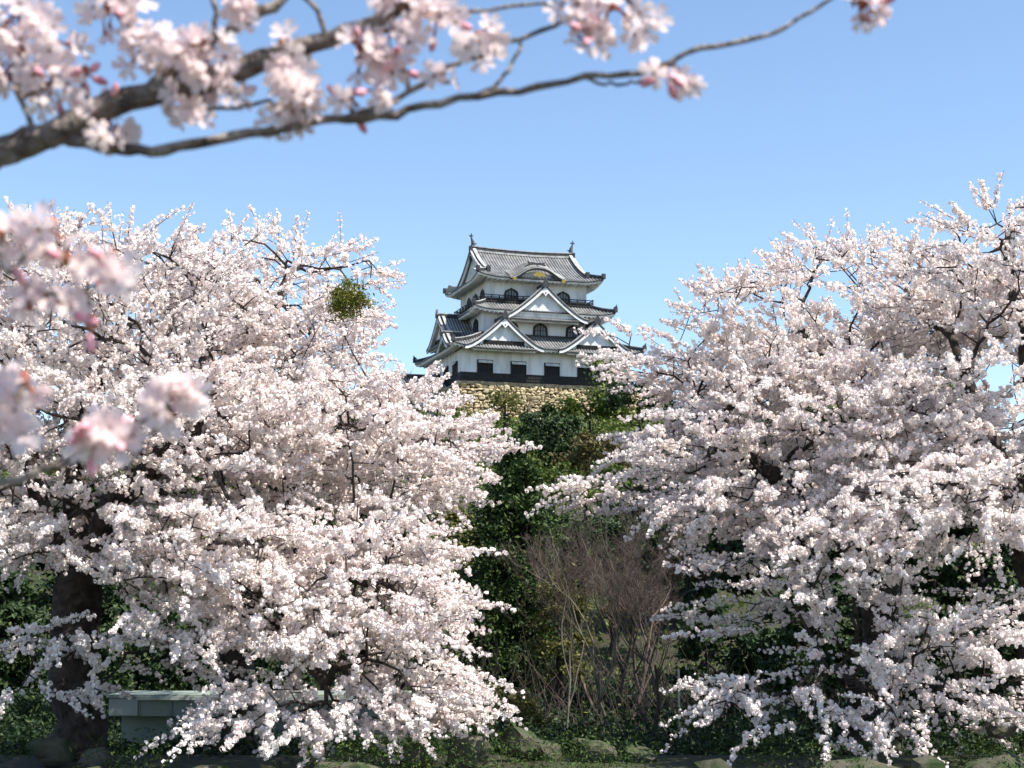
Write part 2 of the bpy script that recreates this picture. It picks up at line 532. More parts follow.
def bare_tree(name, base, H, spread, label, seed, matn="twig_brown", lvl=5, r0=.10, lean=(0, 0), nfork=(3, 4), group=None, cat="bare tree", up=.35):
    rng = np.random.default_rng(seed)
    L, LR = [], []

    def grow(p, d, ln, r, k):
        n = 4
        pts = [p]; dd = d.copy()
        for i in range(n):
            dd = dd + rng.normal(size=3) * .16 + np.array((0, 0, .05)); dd /= np.linalg.norm(dd)
            pts.append(pts[-1] + dd * ln / n)
        L.append(np.array(pts)); LR.append(np.linspace(r, r * .55, n + 1))
        if k == 0: return
        for i in range(rng.integers(nfork[0], nfork[1] + 1)):
            s = pts[rng.integers(1 if k < lvl else 2, n + 1)]
            nd = dd + rand_unit(rng, 1)[0] * spread; nd[2] += up; nd /= np.linalg.norm(nd)
            grow(s, nd, ln * rng.uniform(.55, .82), max(r * .52, .004), k - 1)
    d0 = np.array((lean[0], lean[1], 1.0)); d0 /= np.linalg.norm(d0)
    grow(np.array((0, 0, -.2)), d0, H * .42, r0, lvl)
    root = empty(name, base, 0, label, cat, group)
    big = [i for i in range(len(L)) if LR[i][0] > r0 * .3]
    sm = [i for i in range(len(L)) if LR[i][0] <= r0 * .3]
    V, Q = tube_arrays([L[i] for i in big], [LR[i] for i in big], lambda q: 6)
    np_mesh("trunk", V, [Q], "bark_pale" if matn == "twig_grey" else "twig_brown", root, smooth=True)
    V, Q = tube_arrays([L[i] for i in sm], [LR[i] for i in sm], lambda q: 3)
    np_mesh("crown", V, [Q], matn, root)
    return root


#SECTION: hill plants
conifer(514, 446, 48, 66, 740, "tall dark green conifer filling the gap below the castle", 11)
hill_tree("evergreen_tree", 553, 447, 96, 40, 38, "leaf_dark", "dome-shaped dark green evergreen in the middle of the gap below the rampart", 1, extra=((530, 470, 22), (575, 462, 20)), dens=1.2)
hill_tree("evergreen_tree", 590, 407, 118, 26, 17, "leaf_mid", "bright olive-green rounded tree touching the foot of the castle rampart", 2, extra=((570, 420, 14), (612, 412, 12)), dens=1.2)
hill_tree("evergreen_tree", 640, 402, 112, 32, 22, "leaf_dark", "dark tree behind the blossoms at the right end of the castle rampart", 3, dens=1.2)
hill_tree("evergreen_tree", 607, 372, 172, 11, 12, "leaf_mid", "small green pine standing in front of the castle's lower right corner", 4, dens=1.3)
hill_tree("evergreen_tree", 598, 462, 84, 34, 26, "leaf_rust", "rusty brown-green shrub tree right of the dome-shaped evergreen", 5)
hill_tree("evergreen_tree", 528, 472, 80, 24, 26, "leaf_mid", "mid green tree peeking above the conifer's left shoulder", 6, dens=1.2)
hill_tree("evergreen_tree", 585, 490, 70, 40, 26, "leaf_mid", "green broad tree behind the bare thicket's top", 7)
hill_tree("evergreen_tree", 440, 560, 60, 45, 55, "leaf_olive", "olive tree between the left cherry crown and the conifer", 8)
hill_tree("evergreen_tree", 612, 575, 60, 70, 60, "leaf_dark", "dark evergreen standing behind the bare thicket", 13, dens=1.2)
hill_tree("evergreen_tree", 660, 560, 66, 50, 90, "leaf_dark", "dark evergreen between the bare thicket and the right cherry", 14, dens=1.1)
hill_tree("evergreen_tree", 505, 400, 150, 13, 9, "leaf_olive", "small yellowish bush at the foot of the rampart, left part", 9, cat="bush")
hill_tree("shrub", 560, 640, 44, 26, 60, "leaf_olive", "pale green upright shrub right beside the conifer", 10, dens=.55, cat="shrub")
hill_tree("shrub", 500, 715, 31, 40, 26, "leaf_olive", "low olive shrub at the conifer's foot above the stone wall", 12, dens=1.0, cat="shrub")
# slopes seen through the gaps of the cherry crowns
k = 0
rngp = np.random.default_rng(77)
for (px, py, Y, rx, ry, lf) in ((60, 560, 46, 70, 80, "leaf_dark"), (205, 520, 44, 60, 70, "leaf_mid"), (330, 520, 50, 70, 60, "leaf_dark"),
                                (120, 650, 38, 60, 70, "leaf_dark"), (-20, 640, 40, 60, 90, "leaf_dark"), (240, 660, 40, 70, 60, "leaf_dark"), (390, 650, 42, 50, 60, "leaf_dark"),
                                (705, 560, 46, 50, 60, "leaf_dark"), (790, 540, 44, 70, 60, "leaf_dark"), (880, 500, 46, 70, 70, "leaf_dark"),
                                (980, 560, 44, 80, 80, "leaf_dark"), (730, 660, 40, 50, 50, "leaf_dark"), (830, 650, 37, 70, 70, "leaf_dark"),
                                (940, 670, 38, 70, 60, "leaf_dark"), (1030, 660, 36, 60, 70, "leaf_dark"), (310, 415, 95, 60, 22, "leaf_mid"),
                                (200, 440, 80, 80, 40, "leaf_dark"), (760, 440, 90, 90, 50, "leaf_dark"), (900, 430, 90, 90, 50, "leaf_mid")):
    k += 1
    where = "left" if px < 512 else "right"
    hill_tree("evergreen_tree", px, py, Y, rx, ry, lf, "dark evergreen seen only through gaps in the cherry blossom crowns", 100 + k, dens=.8, size=3.2 * Y / F,
              group="evergreens behind the cherry crowns")
#ENDSECTION

#SECTION: bare trees
for i, (px, Y, H, lb) in enumerate(((630, 41, 6.0, "reddish-brown leafless tree in the middle of the centre thicket, its twigs forming a haze"),
                                    (602, 44, 6.0, "leafless brown tree just right of the conifer"), (662, 44, 6.2, "leafless brown tree beside the right cherry's lower edge"),
                                    (612, 48, 7.2, "tallest leafless tree at the back of the centre thicket"), (640, 49, 7.2, "leafless brown tree at the thicket's back, right of its tallest tree"))):
    b = ground_at(px, 700, Y)
    bare_tree("bare_tree", b, H, .64, lb, 21 + i, lvl=7, r0=.06, nfork=(3, 3), up=.32)
b = ground_at(566, 700, 36); bare_tree("bare_tree", b, 6.0, .42, "slim pale-barked sapling with an almost straight stem beside the conifer", 34, "twig_grey", lvl=4, r0=.035, nfork=(2, 2), cat="sapling", up=.4)
b = ground_at(640, 700, 33); bare_tree("bare_tree", b, 5.6, .5, "pale leaning bare tree with a forked stem above the stone wall", 25, "twig_grey", lvl=4, r0=.05, lean=(-.55, 0), nfork=(2, 3), cat="bare tree")
b = ground_at(652, 715, 31); bare_tree("bare_tree", b, 3.6, .6, "short dark forked tree at the left tip of the low right blossoms", 26, lvl=5, r0=.085, lean=(.12, 0), nfork=(2, 3))
for i, (px, Y, H, lb) in enumerate(((385, 160, 5.0, "hazy brown bare tree on the skyline left of the castle"), (408, 165, 5.5, "hazy brown bare tree touching the castle's low left wing"),
                                    (300, 120, 7.0, "grey bare tree on the ridge seen under the mistletoe"), (330, 130, 6.5, "grey bare tree on the ridge between the mistletoe and the castle"),
                                    (425, 172, 2.6, "small brown bare bush in front of the castle's low left wing"), (398, 172, 3.4, "bare brown tree before the low left wing, farthest from the keep"), (412, 170, 3.4, "bare brown tree before the middle of the low left wing"))):
    b = ground_at(px, 380, Y)
    bare_tree("bare_tree", b, H, .7, lb, 40 + i, "twig_brown", lvl=5, r0=.12, nfork=(3, 4))
#ENDSECTION

#SECTION: undergrowth
rng = np.random.default_rng(31)
n = 75000
px_ = rng.uniform(-16, 16, n); yy = 21.0 + rng.random(n) ** 1.6 * 11
cl = np.sin(px_ * 2.1 + np.sin(yy * 1.7)) + np.sin(px_ * .7 + 2)
keep = cl > -.3
px_, yy = px_[keep], yy[keep]
P = np.stack([px_, yy, hill_z(px_, yy) + rng.random(len(px_)) ** 2 * .5], 1)
V, Q = leaf_arrays(rng, P, .030, up=.2, asp=.35)
o = np_mesh("undergrowth", V, [Q], "leaf_fresh", tint=np.repeat(rng.random(len(P)) ** 2, 4)); tag(o, "fresh green weeds and low ground cover along the bank top", kind="stuff")
n = 110000
px_ = rng.uniform(-45, 45, n); yy = 33 + rng.random(n) * 140
P = np.stack([px_, yy, hill_z(px_, yy) + rng.random(n) ** 2 * (.3 + yy * .010)], 1)
V, Q = leaf_arrays(rng, P, .0017 * yy, up=.3)
o = np_mesh("ground_cover", V, [Q], "leaf_mid", tint=np.repeat(rng.random(len(P)), 4)); tag(o, "low olive brush covering the castle hill", kind="stuff")
n = 230000
px_ = rng.uniform(-18, 18, n); yy = rng.uniform(25.0, 57.0, n)
hh = .55 + .45 * np.sin(px_ * 1.3 + yy) * np.sin(yy * 1.1 + px_ * .6 + 1)
keep = hh > .22; px_, yy, hh = px_[keep], yy[keep], hh[keep]
P = np.stack([px_, yy, hill_z(px_, yy) + rng.random(len(px_)) ** .7 * hh * np.where((px_ < -1.5) & (yy < 31.2), .4, 1.15)], 1)
V, Q = leaf_arrays(rng, P, .0017 * yy, up=.4)
o = np_mesh("undergrowth", V, [Q], "leaf_dark", tint=np.repeat(rng.random(len(P)) ** 2.5, 4)); tag(o, "dark leafy undergrowth in the shade below the cherry trees", kind="stuff")
# brushwood: leafless dry stems on the shaded slope
L, LR = [], []
for i in range(1500):
    x_ = rng.uniform(-5, 12); y_ = rng.uniform(33, 56); z_ = hill_z(x_, y_)
    h = rng.uniform(.6, 2.6); d = np.array((rng.normal() * .35, rng.normal() * .35, 1.0)); d /= np.linalg.norm(d)
    p0 = np.array((x_, y_, z_)); p1 = p0 + d * h * .5; p2 = p1 + (d + rng.normal(size=3) * .3) * h * .5
    L.append(np.array([p0, p1, p2])); LR.append(np.array((.011, .008, .004)))
V, Q = tube_arrays(L, LR, lambda q: 3)
o = np_mesh("brushwood", V, [Q], "twig_brown"); tag(o, "dry leafless brush under the bare trees", kind="stuff")
#ENDSECTION

#SECTION: castle
keep_ = empty("castle_keep", CAST, ANG, "white three-tiered castle keep with grey tiled roofs and gables on the hilltop rampart", "castle")
W1, D1 = 20.8, 14.6
X2, X2b, Y2, Y2b = 3.05, 17.75, 1.8, 14.4
X3, X3b, Y3, Y3b = 3.9, 16.4, 2.7, 13.8
CX = 10.3


def slope(mb, o, e, n, z0, H, D, L0, L1, R0, R1, sag=.35, lift=.35, rib=.36, cl=True, cr=True, cw=2.6, soffit=None, thick=.13):
    o = np.array(o, float); e = np.array(e, float); n = np.array(n, float)

    def Pt(u, t, dz=0.0):
        a, b = L0 + (L1 - L0) * t, R0 + (R1 - R0) * t
        z = z0 + H * (t - sag * t * (1 - t))
        q = 0
        if cl: q += max(0, 1 - (u - a) / cw) ** 2
        if cr: q += max(0, 1 - (b - u) / cw) ** 2
        z += lift * q * (1 - t) ** 1.5
        p = o + e * u + n * D * t
        return (p[0], p[1], z + dz)
    ns, nt = 26, 8
    def G(dz, tmax=1.0):
        rows = []
        for j in range(nt + 1):
            t = tmax * j / nt; a, b = L0 + (L1 - L0) * t, R0 + (R1 - R0) * t
            rows.append([Pt(a + (b - a) * i / ns, t, dz) for i in range(ns + 1)])
        return rows
    top = G(0.0); mb.grid(top, 0)
    # eave edge: dark tile ends over a white rim
    bot = [(p[0], p[1], p[2] - thick) for p in top[0]]
    mb.grid([bot, top[0]], 2)
    u = L0 + rib * .5
    while u < R0:
        tm = 1.0
        if L1 > L0 and u < L1: tm = min(tm, (u - L0) / (L1 - L0))
        if R1 < R0 and u > R1: tm = min(tm, (R0 - u) / (R0 - R1))
        if tm > .06:
            k = 6; rows = []
            for j in range(k + 1):
                t = tm * j / k
                c = np.array(Pt(u, t)); hw = .085
                if j == 0: c[:2] -= n * .05
                ee = np.array((e[0], e[1], 0))
                rows.append([tuple(c - ee * hw + (0, 0, .012)), tuple(c - ee * hw * .5 + (0, 0, .085)), tuple(c + ee * hw * .5 + (0, 0, .085)), tuple(c + ee * hw + (0, 0, .012))])
            mb.grid(rows, 1, flip=True)
            r0 = rows[0]; mb.add([r0[0], r0[1], r0[2], r0[3]], [(0, 1, 2, 3)], 1)
        u += rib
    if soffit is not None:
        B = G(-thick - .005, .55)
        soffit.grid(B, 0, flip=True)
        f0 = B[0]
        inner = []
        for i, p in enumerate(f0):
            inner.append((p[0] + n[0] * .12, p[1] + n[1] * .12, p[2] - .16))
        soffit.grid([inner, [(p[0] + n[0] * .02, p[1] + n[1] * .02, p[2] + .02) for p in f0]], 0)
        C2 = [[(p[0] + n[0] * .12, p[1] + n[1] * .12, p[2] - .16) for p in B[0]], [(p[0], p[1], p[2] - .1) for p in B[-1]]]
        soffit.grid(C2, 0, flip=True)
        # rafter ends
        u = L0 + .3
        while u < R0 - .2:
            c = Pt(u, 0.0)
            ex, ey = e[0] * .06, e[1] * .06
            a = (c[0] + n[0] * .1, c[1] + n[1] * .1); b_ = (c[0] + n[0] * 1.1, c[1] + n[1] * 1.1)
            z = c[2] - thick - .02
            z2 = z + .12
            soffit.add([(a[0] - ex, a[1] - ey, z - .24), (a[0] + ex, a[1] + ey, z - .24), (b_[0] + ex, b_[1] + ey, z2 - .24), (b_[0] - ex, b_[1] - ey, z2 - .24),
                        (a[0] - ex, a[1] - ey, z), (a[0] + ex, a[1] + ey, z), (b_[0] + ex, b_[1] + ey, z2), (b_[0] - ex, b_[1] - ey, z2)],
                       [(3, 2, 1, 0), (4, 5, 6, 7), (0, 1, 5, 4), (1, 2, 6, 5), (2, 3, 7, 6), (3, 0, 4, 7)], 0)
            u += .55
    return Pt


def hip_ridge(mb, Pt, end0, end1, uL, n=8):
    pts = []
    for j in range(n + 1):
        t = j / n
        u = end0 + (end1 - end0) * t
        pts.append(Pt(u, t, .02))
    mb.sweep(pts, .34, .30, 2)
    mb.sweep([(p[0], p[1], p[2] + .302) for p in pts], .40, .09, 3)
    p0, p1 = np.array(pts[0]), np.array(pts[1]); d = p0 - p1; d[2] = 0; d /= np.linalg.norm(d)
    c = p0 + np.array((0, 0, .28))
    mb.box(c[0] - .2, c[0] + .2, c[1] - .2, c[1] + .2, c[2] - .26, c[2] + .34, 2)
    mb.add([(c[0] - .14, c[1] - .14, c[2] + .34), (c[0] + .14, c[1] - .14, c[2] + .34), (c[0] + .14, c[1] + .14, c[2] + .34), (c[0] - .14, c[1] + .14, c[2] + .34), tuple(c + d * .22 + (0, 0, .72))],
           [(0, 1, 4), (1, 2, 4), (2, 3, 4), (3, 0, 4)], 2)


RM = ["tile_base", "tile_rib", "tile_dark", "tile_light", "plaster"]


def skirt_roof(x0, x1, y0, y1, X0, X1, Y0, Y1, ze, zt, lift):
    """hipped skirt between outer eave rectangle (x..) and inner wall rectangle (X..)"""
    mb = MB(); so = MB()
    Dl, Dr, Df, Db = X0 - x0, x1 - X1, Y0 - y0, y1 - Y1
    W, D = x1 - x0, y1 - y0
    f = slope(mb, (x0, y0), (1, 0), (0, 1), ze, zt - ze, Df, 0, Dl, W, W - Dr, .30, lift, soffit=so)
    b = slope(mb, (x1, y1), (-1, 0), (0, -1), ze, zt - ze, Db, 0, Dr, W, W - Dl, .30, lift, soffit=so)
    l = slope(mb, (x0, y1), (0, -1), (1, 0), ze, zt - ze, Dl, 0, Db, D, D - Df, .30, lift, soffit=so)
    r = slope(mb, (x1, y0), (0, 1), (-1, 0), ze, zt - ze, Dr, 0, Df, D, D - Db, .30, lift, soffit=so)
    rd = MB()
    hip_ridge(rd, f, 0, Dl, 0); hip_ridge(rd, f, W, W - Dr, 0)
    hip_ridge(rd, b, 0, Dr, 0); hip_ridge(rd, b, W, W - Dl, 0)
    # flashing ridge along the wall
    z = zt + .02
    for p, q in (((X0, Y0 - .12, z), (X1, Y0 - .12, z)), ((X0 - .12, Y0, z), (X0 - .12, Y1, z)), ((X1 + .12, Y0, z), (X1 + .12, Y1, z))):
        rd.sweep([p, q], .22, .2, 2)
    R_ = mb.build("roof", RM, keep_)
    so.build("soffit", "plaster", R_); rd.build("ridge", RM, R_)
    return R_


# --- walls
wl = MB(); wl.box(0, W1, 0, D1, 1.08, 4.55, 0)
w1 = wl.build("wall", ["plaster"], keep_)
bb = MB(); bb.box(-.06, W1 + .06, -.06, D1 + .06, -.4, 1.12, 0)
for i in range(70):
    x = i * W1 / 69; bb.box(x - .03, x + .03, -.10, -.05, -.3, 1.12)
for z in (.3, .68, 1.08): bb.box(-.12, W1 + .12, -.12, -.062, z, z + .06); bb.box(-.12, -.062, 0, D1, z, z + .06)
bb.build("weatherboard", "black_board", w1)
wl = MB(); wl.box(X2, X2b, Y2, Y2b, 4.5, 9.15); w2 = wl.build("wall", ["plaster"], keep_)
wl = MB(); wl.box(X3, X3b, Y3, Y3b, 9.0, 13.25); w3 = wl.build("wall", ["plaster"], keep_)

# --- storey roofs
skirt_roof(-1.35, W1 + 1.35, -1.35, D1 + 1.35, X2, X2b, Y2, Y2b, 4.05, 5.95, .35)
skirt_roof(X2 - 1.45, X2b + 1.45, Y2 - 1.45, Y2b + 1.45, X3 - .2, X3b + .2, Y3 - .2, Y3b + .2, 8.75, 10.05, .42)

# --- top hip-and-gable roof
ov = 1.6; ZE, ZR = 12.8, 17.1
x0, x1, y0, y1 = X3 - ov, X3b + ov, Y3 - ov, Y3b + ov
Wt, Dt = x1 - x0, y1 - y0
RUN = Dt / 2; GIN = 1.35; tg = GIN / RUN
mb = MB(); so = MB()


def two_part(o, e, n):
    """main slope: hip up to tg, then straight to the ridge"""
    o = np.array(o, float); e = np.array(e, float); n = np.array(n, float); H = ZR - ZE

    def zf(t): return ZE + H * (t - .42 * t * (1 - t))

    def Pt(u, t, dz=0):
        a = min(u, GIN * min(1, t / tg)) if False else GIN * min(1, t / tg)
        q = max(0, 1 - (u - a) / 3.0) ** 2 + max(0, 1 - (Wt - a - u) / 3.0) ** 2
        z = zf(t) + .5 * q * (1 - t) ** 2.2
        z += .28 * (abs(u - Wt / 2) / (Wt / 2)) ** 2 * t          # ridge sags slightly in the middle
        p = o + e * u + n * RUN * t
        return (p[0], p[1], z + dz)
    rows = []
    for t in list(np.linspace(0, tg, 4)) + list(np.linspace(tg, 1, 8))[1:]:
        a = GIN * min(1, t / tg)
        rows.append([Pt(a + (Wt - 2 * a) * i / 30, t) for i in range(31)])
    mb.grid(rows, 0)
    mb.grid([[(p[0], p[1], p[2] - .14) for p in rows[0]], rows[0]], 2)
    u = .18
    while u < Wt:
        tm = 1.0
        if u < GIN: tm = u / GIN * tg
        if u > Wt - GIN: tm = (Wt - u) / GIN * tg
        if tm > .02:
            k = 8 if tm > .9 else 2; rr = []
            for j in range(k + 1):
                t = tm * j / k; c = np.array(Pt(u, t)); ee = np.array((e[0], e[1], 0))
                if j == 0: c[:2] -= n * .05
                rr.append([tuple(c - ee * .085 + (0, 0, .012)), tuple(c - ee * .045 + (0, 0, .09)), tuple(c + ee * .045 + (0, 0, .09)), tuple(c + ee * .085 + (0, 0, .012))])
            mb.grid(rr, 1, flip=True); mb.add(rr[0], [(0, 1, 2, 3)], 1)
        u += .36
    return Pt


ft = two_part((x0, y0), (1, 0), (0, 1)); bt = two_part((x1, y1), (-1, 0), (0, -1))
zg = ft(Wt / 2, tg)[2] - ZE
lt = slope(mb, (x0, y1), (0, -1), (1, 0), ZE, zg, GIN, 0, GIN, Dt, Dt - GIN, .1, .5, cw=3.0, soffit=so)
rt = slope(mb, (x1, y0), (0, 1), (-1, 0), ZE, zg, GIN, 0, GIN, Dt, Dt - GIN, .1, .5, cw=3.0, soffit=so)
for P_, nn in ((ft, 1), (bt, -1)):
    B = [[P_(Wt * i / 26, t, -.145) for i in range(27)] for t in (0, .12, .26)]
    so.grid(B, 0, flip=True)
    so.grid([[(p[0], p[1] + .12 * nn, p[2] - .16) for p in B[0]], [(p[0], p[1] + .02 * nn, p[2] + .02) for p in B[0]]], 0)
    so.grid([[(p[0], p[1] + .12 * nn, p[2] - .16) for p in B[0]], [(p[0], p[1], p[2] - .1) for p in B[-1]]], 0)
    u = .3
    while u < Wt - .2:
        c = P_(u, 0); so.box(c[0] - .06, c[0] + .06, min(c[1] + .1 * nn, c[1] + 1.2 * nn), max(c[1] + .1 * nn, c[1] + 1.2 * nn), c[2] - .36, c[2] - .2)
        u += .55
TR = mb.build("roof", RM, keep_)
so.build("soffit", "plaster", TR)
rd = MB()
for P_ in (ft, bt):
    for s in (0, 1):
        pts = []
        for t in list(np.linspace(0, tg, 4)):
            u = GIN * t / tg; pts.append(P_(u if s == 0 else Wt - u, t, .02))
        rd.sweep(pts, .34, .30, 2); rd.sweep([(p[0], p[1], p[2] + .303) for p in pts], .4, .09, 3)
        c = pts[0]; rd.box(c[0] - .2, c[0] + .2, c[1] - .2, c[1] + .2, c[2], c[2] + .62, 2)
        pts = [P_(GIN + .28 if s == 0 else Wt - GIN - .28, t, .02) for t in np.linspace(tg * .85, .99, 9)]
        rd.sweep(pts, .36, .34, 2); rd.sweep([(p[0], p[1], p[2] + .343) for p in pts], .42, .10, 3)
        c = pts[0]; rd.box(c[0] - .22, c[0] + .22, c[1] - .25, c[1] + .25, c[2], c[2] + .7, 2)
        pts = [P_(GIN - .12 if s == 0 else Wt - GIN + .12, max(t, .0), .02) for t in np.linspace(tg, .99, 9)]
        rd.sweep(pts, .3, .14, 3)
pts = [ft(GIN - .1 + (Wt - 2 * GIN + .2) * i / 12, 1.0, -.05) for i in range(13)]
rd.sweep(pts, .5, .22, 3); rd.sweep([(p[0], p[1], p[2] + .222) for p in pts], .40, .34, 2); rd.sweep([(p[0], p[1], p[2] + .563) for p in pts], .5, .10, 3)
rd.build("ridge", RM, TR)
# gable ends of the top roof (left one is seen)
for s in (0, 1):
    sg = MB()
    xx = x0 + GIN if s == 0 else x1 - GIN
    pr = [ft(GIN + .01 if s == 0 else Wt - GIN - .01, t) for t in np.linspace(tg, 1, 9)]
    prb = [bt(GIN + .01 if s == 1 else Wt - GIN - .01, t) for t in np.linspace(1, tg, 9)]
    out = [(p[1], p[2]) for p in pr] + [(p[1], p[2]) for p in prb[1:]]
    q = .15 if s == 0 else -.15
    n = len(out)
    sg.add([(xx + q * 1.6, p[0], p[1] - .1) for p in out] + [(xx + q * 2.4, p[0], p[1] - .1) for p in out],
           [tuple(range(n)), tuple(range(2 * n - 1, n - 1, -1))] + [(i, n + i, n + (i + 1) % n, (i + 1) % n) for i in range(n)])
    G_ = sg.build("gable", "plaster_aged", keep_)
    bg_ = MB()
    for line in (pr, prb):
        bg_.sweep([(xx - q * .2, p[1], p[2] - .52) for p in line], .16, .44, 0, up=(0, 0, 1))
    bg_.build("bargeboard", "plaster", G_)
    orn = MB(); c = (xx - q, (y0 + y1) / 2, ZR)
    orn.box(c[0] - .12, c[0] + .12, c[1] - .32, c[1] + .32, c[2] - .2, c[2] + .8)
    orn.poly_y([(c[0] - .1, c[2] - 1.1), (c[0] + .1, c[2] - 1.1), (c[0] + .14, c[2] - .5), (c[0] - .14, c[2] - .5)], c[1] - .25, c[1] + .25)
    orn.build("ornament", "tile_dark", G_)

# dolphin-like fish finials at both ridge ends
for s, (u, nm) in enumerate(((GIN + .15, 0), (Wt - GIN - .15, 1))):
    c = np.array(ft(u, 1.0, .52)); sgn = 1 if s == 0 else -1
    path = [(0, .0, .34), (sgn * .05, .35, .32), (sgn * -.02, .7, .24), (sgn * -.14, 1.0, .15), (sgn * -.20, 1.25, .08)]
    L = [np.array([(c[0] + p[0], c[1], c[2] + p[1]) for p in path])]
    Rr = [np.array([p[2] * .8 for p in path])]
    V, Q = tube_arrays(L, Rr, lambda q: 8)
    fi = MB(); fi.add([tuple(v) for v in V], [tuple(q) for q in Q])
    tp = (c[0] + sgn * -.20, c[2] + 1.2)
    fi.poly_y([(tp[0], tp[1] - .1), (tp[0] - .34, tp[1] + .22), (tp[0] - .12, tp[1] + .18), (tp[0] + .02, tp[1] + .52), (tp[0] + .13, tp[1] + .18), (tp[0] + .34, tp[1] + .2)], c[1] - .05, c[1] + .05)
    fi.poly_y([(c[0] + sgn * .2, c[2] + .25), (c[0] + sgn * .55, c[2] + .42), (c[0] + sgn * .2, c[2] + .5)], c[1] - .06, c[1] + .06)
    fi.build("fish_finial", "copper_dark", keep_)


# --- dormer gables
def gable(cx, cy, face, W, z0, H, depth, pw=1.32, lattice=True, pent=True, label=None, ped_mat="plaster", back_wall=.55, kara=False, skirtw=.95):
    """W half width; face 'front' or 'left'; z0 height of the lower ends"""
    if face == 'front':
        tf = lambda p: (cx + p[0], cy + p[1], p[2])
    else:
        tf = lambda p: (cx + p[1], cy - p[0], p[2])

    def pz(x):
        a = abs(x)
        if kara:
            return z0 + H * (0.5 + 0.5 * math.cos(math.pi * min(1, a) ** 1.25))
        return z0 + H * (1 - a) ** pw + .12 * max(0, (a - .75) / .25) ** 2
    xs = np.linspace(-1, 1, 25)
    pr = [(x * W, pz(x)) for x in xs]
    # pediment wall
    ped = MB(tf); zb = z0 + .35 if not kara else z0 - .05
    pts = [(x, z - .25) for x, z in pr if z - .25 > zb]
    if not kara:
        pts = [(pts[0][0] - .05, zb)] + pts + [(pts[-1][0] + .05, zb)]
        ped.poly_y([(p[0], p[1]) for p in pts], back_wall, back_wall + .2)
    else:
        ped.poly_y([(p[0] * .96, p[1]) for p in pts] , back_wall, back_wall + .2)
    G_ = ped.build("gable", ped_mat, keep_)
    if label: G_["label"] = label
    # tiled roof
    rf = MB(tf)
    ys = (0.0, depth)
    rise = .50 if kara else 0.0            # a bow-shaped gable's roof climbs back with the main slope
    rf.grid([[(x, y, z + rise * y) for (x, z) in pr] for y in ys], 0, flip=False)
    rf.grid([[(x, y, z - .12) for (x, z) in pr] for y in (0.06, .6)], 4, flip=True)
    y = .55
    while y < depth:
        for sgn in (-1, 1):
            rr = []
            for i in range(9):
                a = 1 - i / 8 * .97; x = sgn * a
                c = (x * W, y, pz(x) + rise * y)
                rr.append([(c[0], y - .085, c[2] + .012), (c[0], y - .045, c[2] + .09), (c[0], y + .045, c[2] + .09), (c[0], y + .085, c[2] + .012)])
            rf.grid(rr, 1)
        y += .36
    # side eave edges
    for sgn in (-1, 1):
        rf.grid([[(sgn * W, 0, pz(1) - .14), (sgn * W, depth, pz(1) - .14)], [(sgn * W, 0, pz(1)), (sgn * W, depth, pz(1))]], 2)
    # verge: round verge tiles, light over dark
    for sgn in (-1, 1):
        ln = [(sgn * a * W, .18, pz(a) + .0) for a in np.linspace(1, 0, 13)]
        rf.sweep(ln, .34, .17 if not kara else .08, 2 if not kara else 3)
        rf.sweep([(p[0], .16, p[2] + .172) for p in ln], .26, .09, 3) if not kara else None
        if not kara:
            ln2 = [(p[0], .72, p[2] + .02) for p in ln[1:]]
            rf.sweep(ln2, .3, .24, 2); rf.sweep([(p[0], p[1], p[2] + .243) for p in ln2], .34, .07, 3)
    rf.build("gable_roof", RM, G_)
    # white bargeboards
    bm_ = MB(tf)
    bh = .42 if not kara else .22
    lo = [(x * W, pz(x) - .02 - bh * (1.0 - .25 * abs(x))) for x in xs]; hi = [(x * W, pz(x) - .02) for x in xs]
    bm_.grid([[(p[0], .05, p[1]) for p in lo], [(p[0], .05, p[1]) for p in hi]], 0)
    bm_.grid([[(p[0], .20, p[1]) for p in lo], [(p[0], .05, p[1]) for p in lo]], 0)
    bm_.grid([[(p[0], .20, p[1]) for p in hi], [(p[0], .20, p[1]) for p in lo]], 0)
    bm_.build("bargeboard", "plaster" if not kara else "black_board", G_)
    # ridge and ornament
    rg = MB(tf)
    zt = z0 + H
    if kara:
        rg.poly_y([(-1.1, zt + .5), (1.1, zt + .5), (.95, zt + .72), (1.15, zt + 1.0), (.85, zt + .86), (-.85, zt + .86), (-1.15, zt + 1.0), (-.95, zt + .72)], .9, 1.15, 2)
    else:
        rg.sweep([(0, .1, zt), (0, depth, zt)], .4, .36, 2); rg.sweep([(0, .1, zt + .363), (0, depth, zt + .363)], .46, .1, 3)
        rg.poly_y([(-.34, zt - .1), (.34, zt - .1), (.42, zt + .25), (.22, zt + .62), (0, zt + .95), (-.22, zt + .62), (-.42, zt + .25)], -.12, .1, 2)
    rg.build("ridge", RM, G_)
    if not kara:
        pd = MB(tf)
        pd.poly_y([(-.1, zt - .45), (-.42, zt - .75), (-.2, zt - .95), (0, zt - 1.2), (.2, zt - .95), (.42, zt - .75), (.1, zt - .45)], -.04, .045, 0)
        pd.poly_y([(-.09, zt - .80), (0, zt - .90), (.09, zt - .80), (0, zt - .70)], -.07, -.042, 1)
        pd.build("pendant", ["plaster", "black_board"], G_)
    if lattice:
        lt_ = MB(tf); hw = W * .52
        lt_.box(-hw, hw, back_wall - .06, back_wall - .005, zb - .1, zb + .62)
        for i in range(int(hw * 2 / .22)):
            x = -hw + .11 + i * .22; lt_.box(x - .035, x + .035, back_wall - .13, back_wall - .062, zb, zb + .6)
        lt_.build("lattice", "black_board", G_)
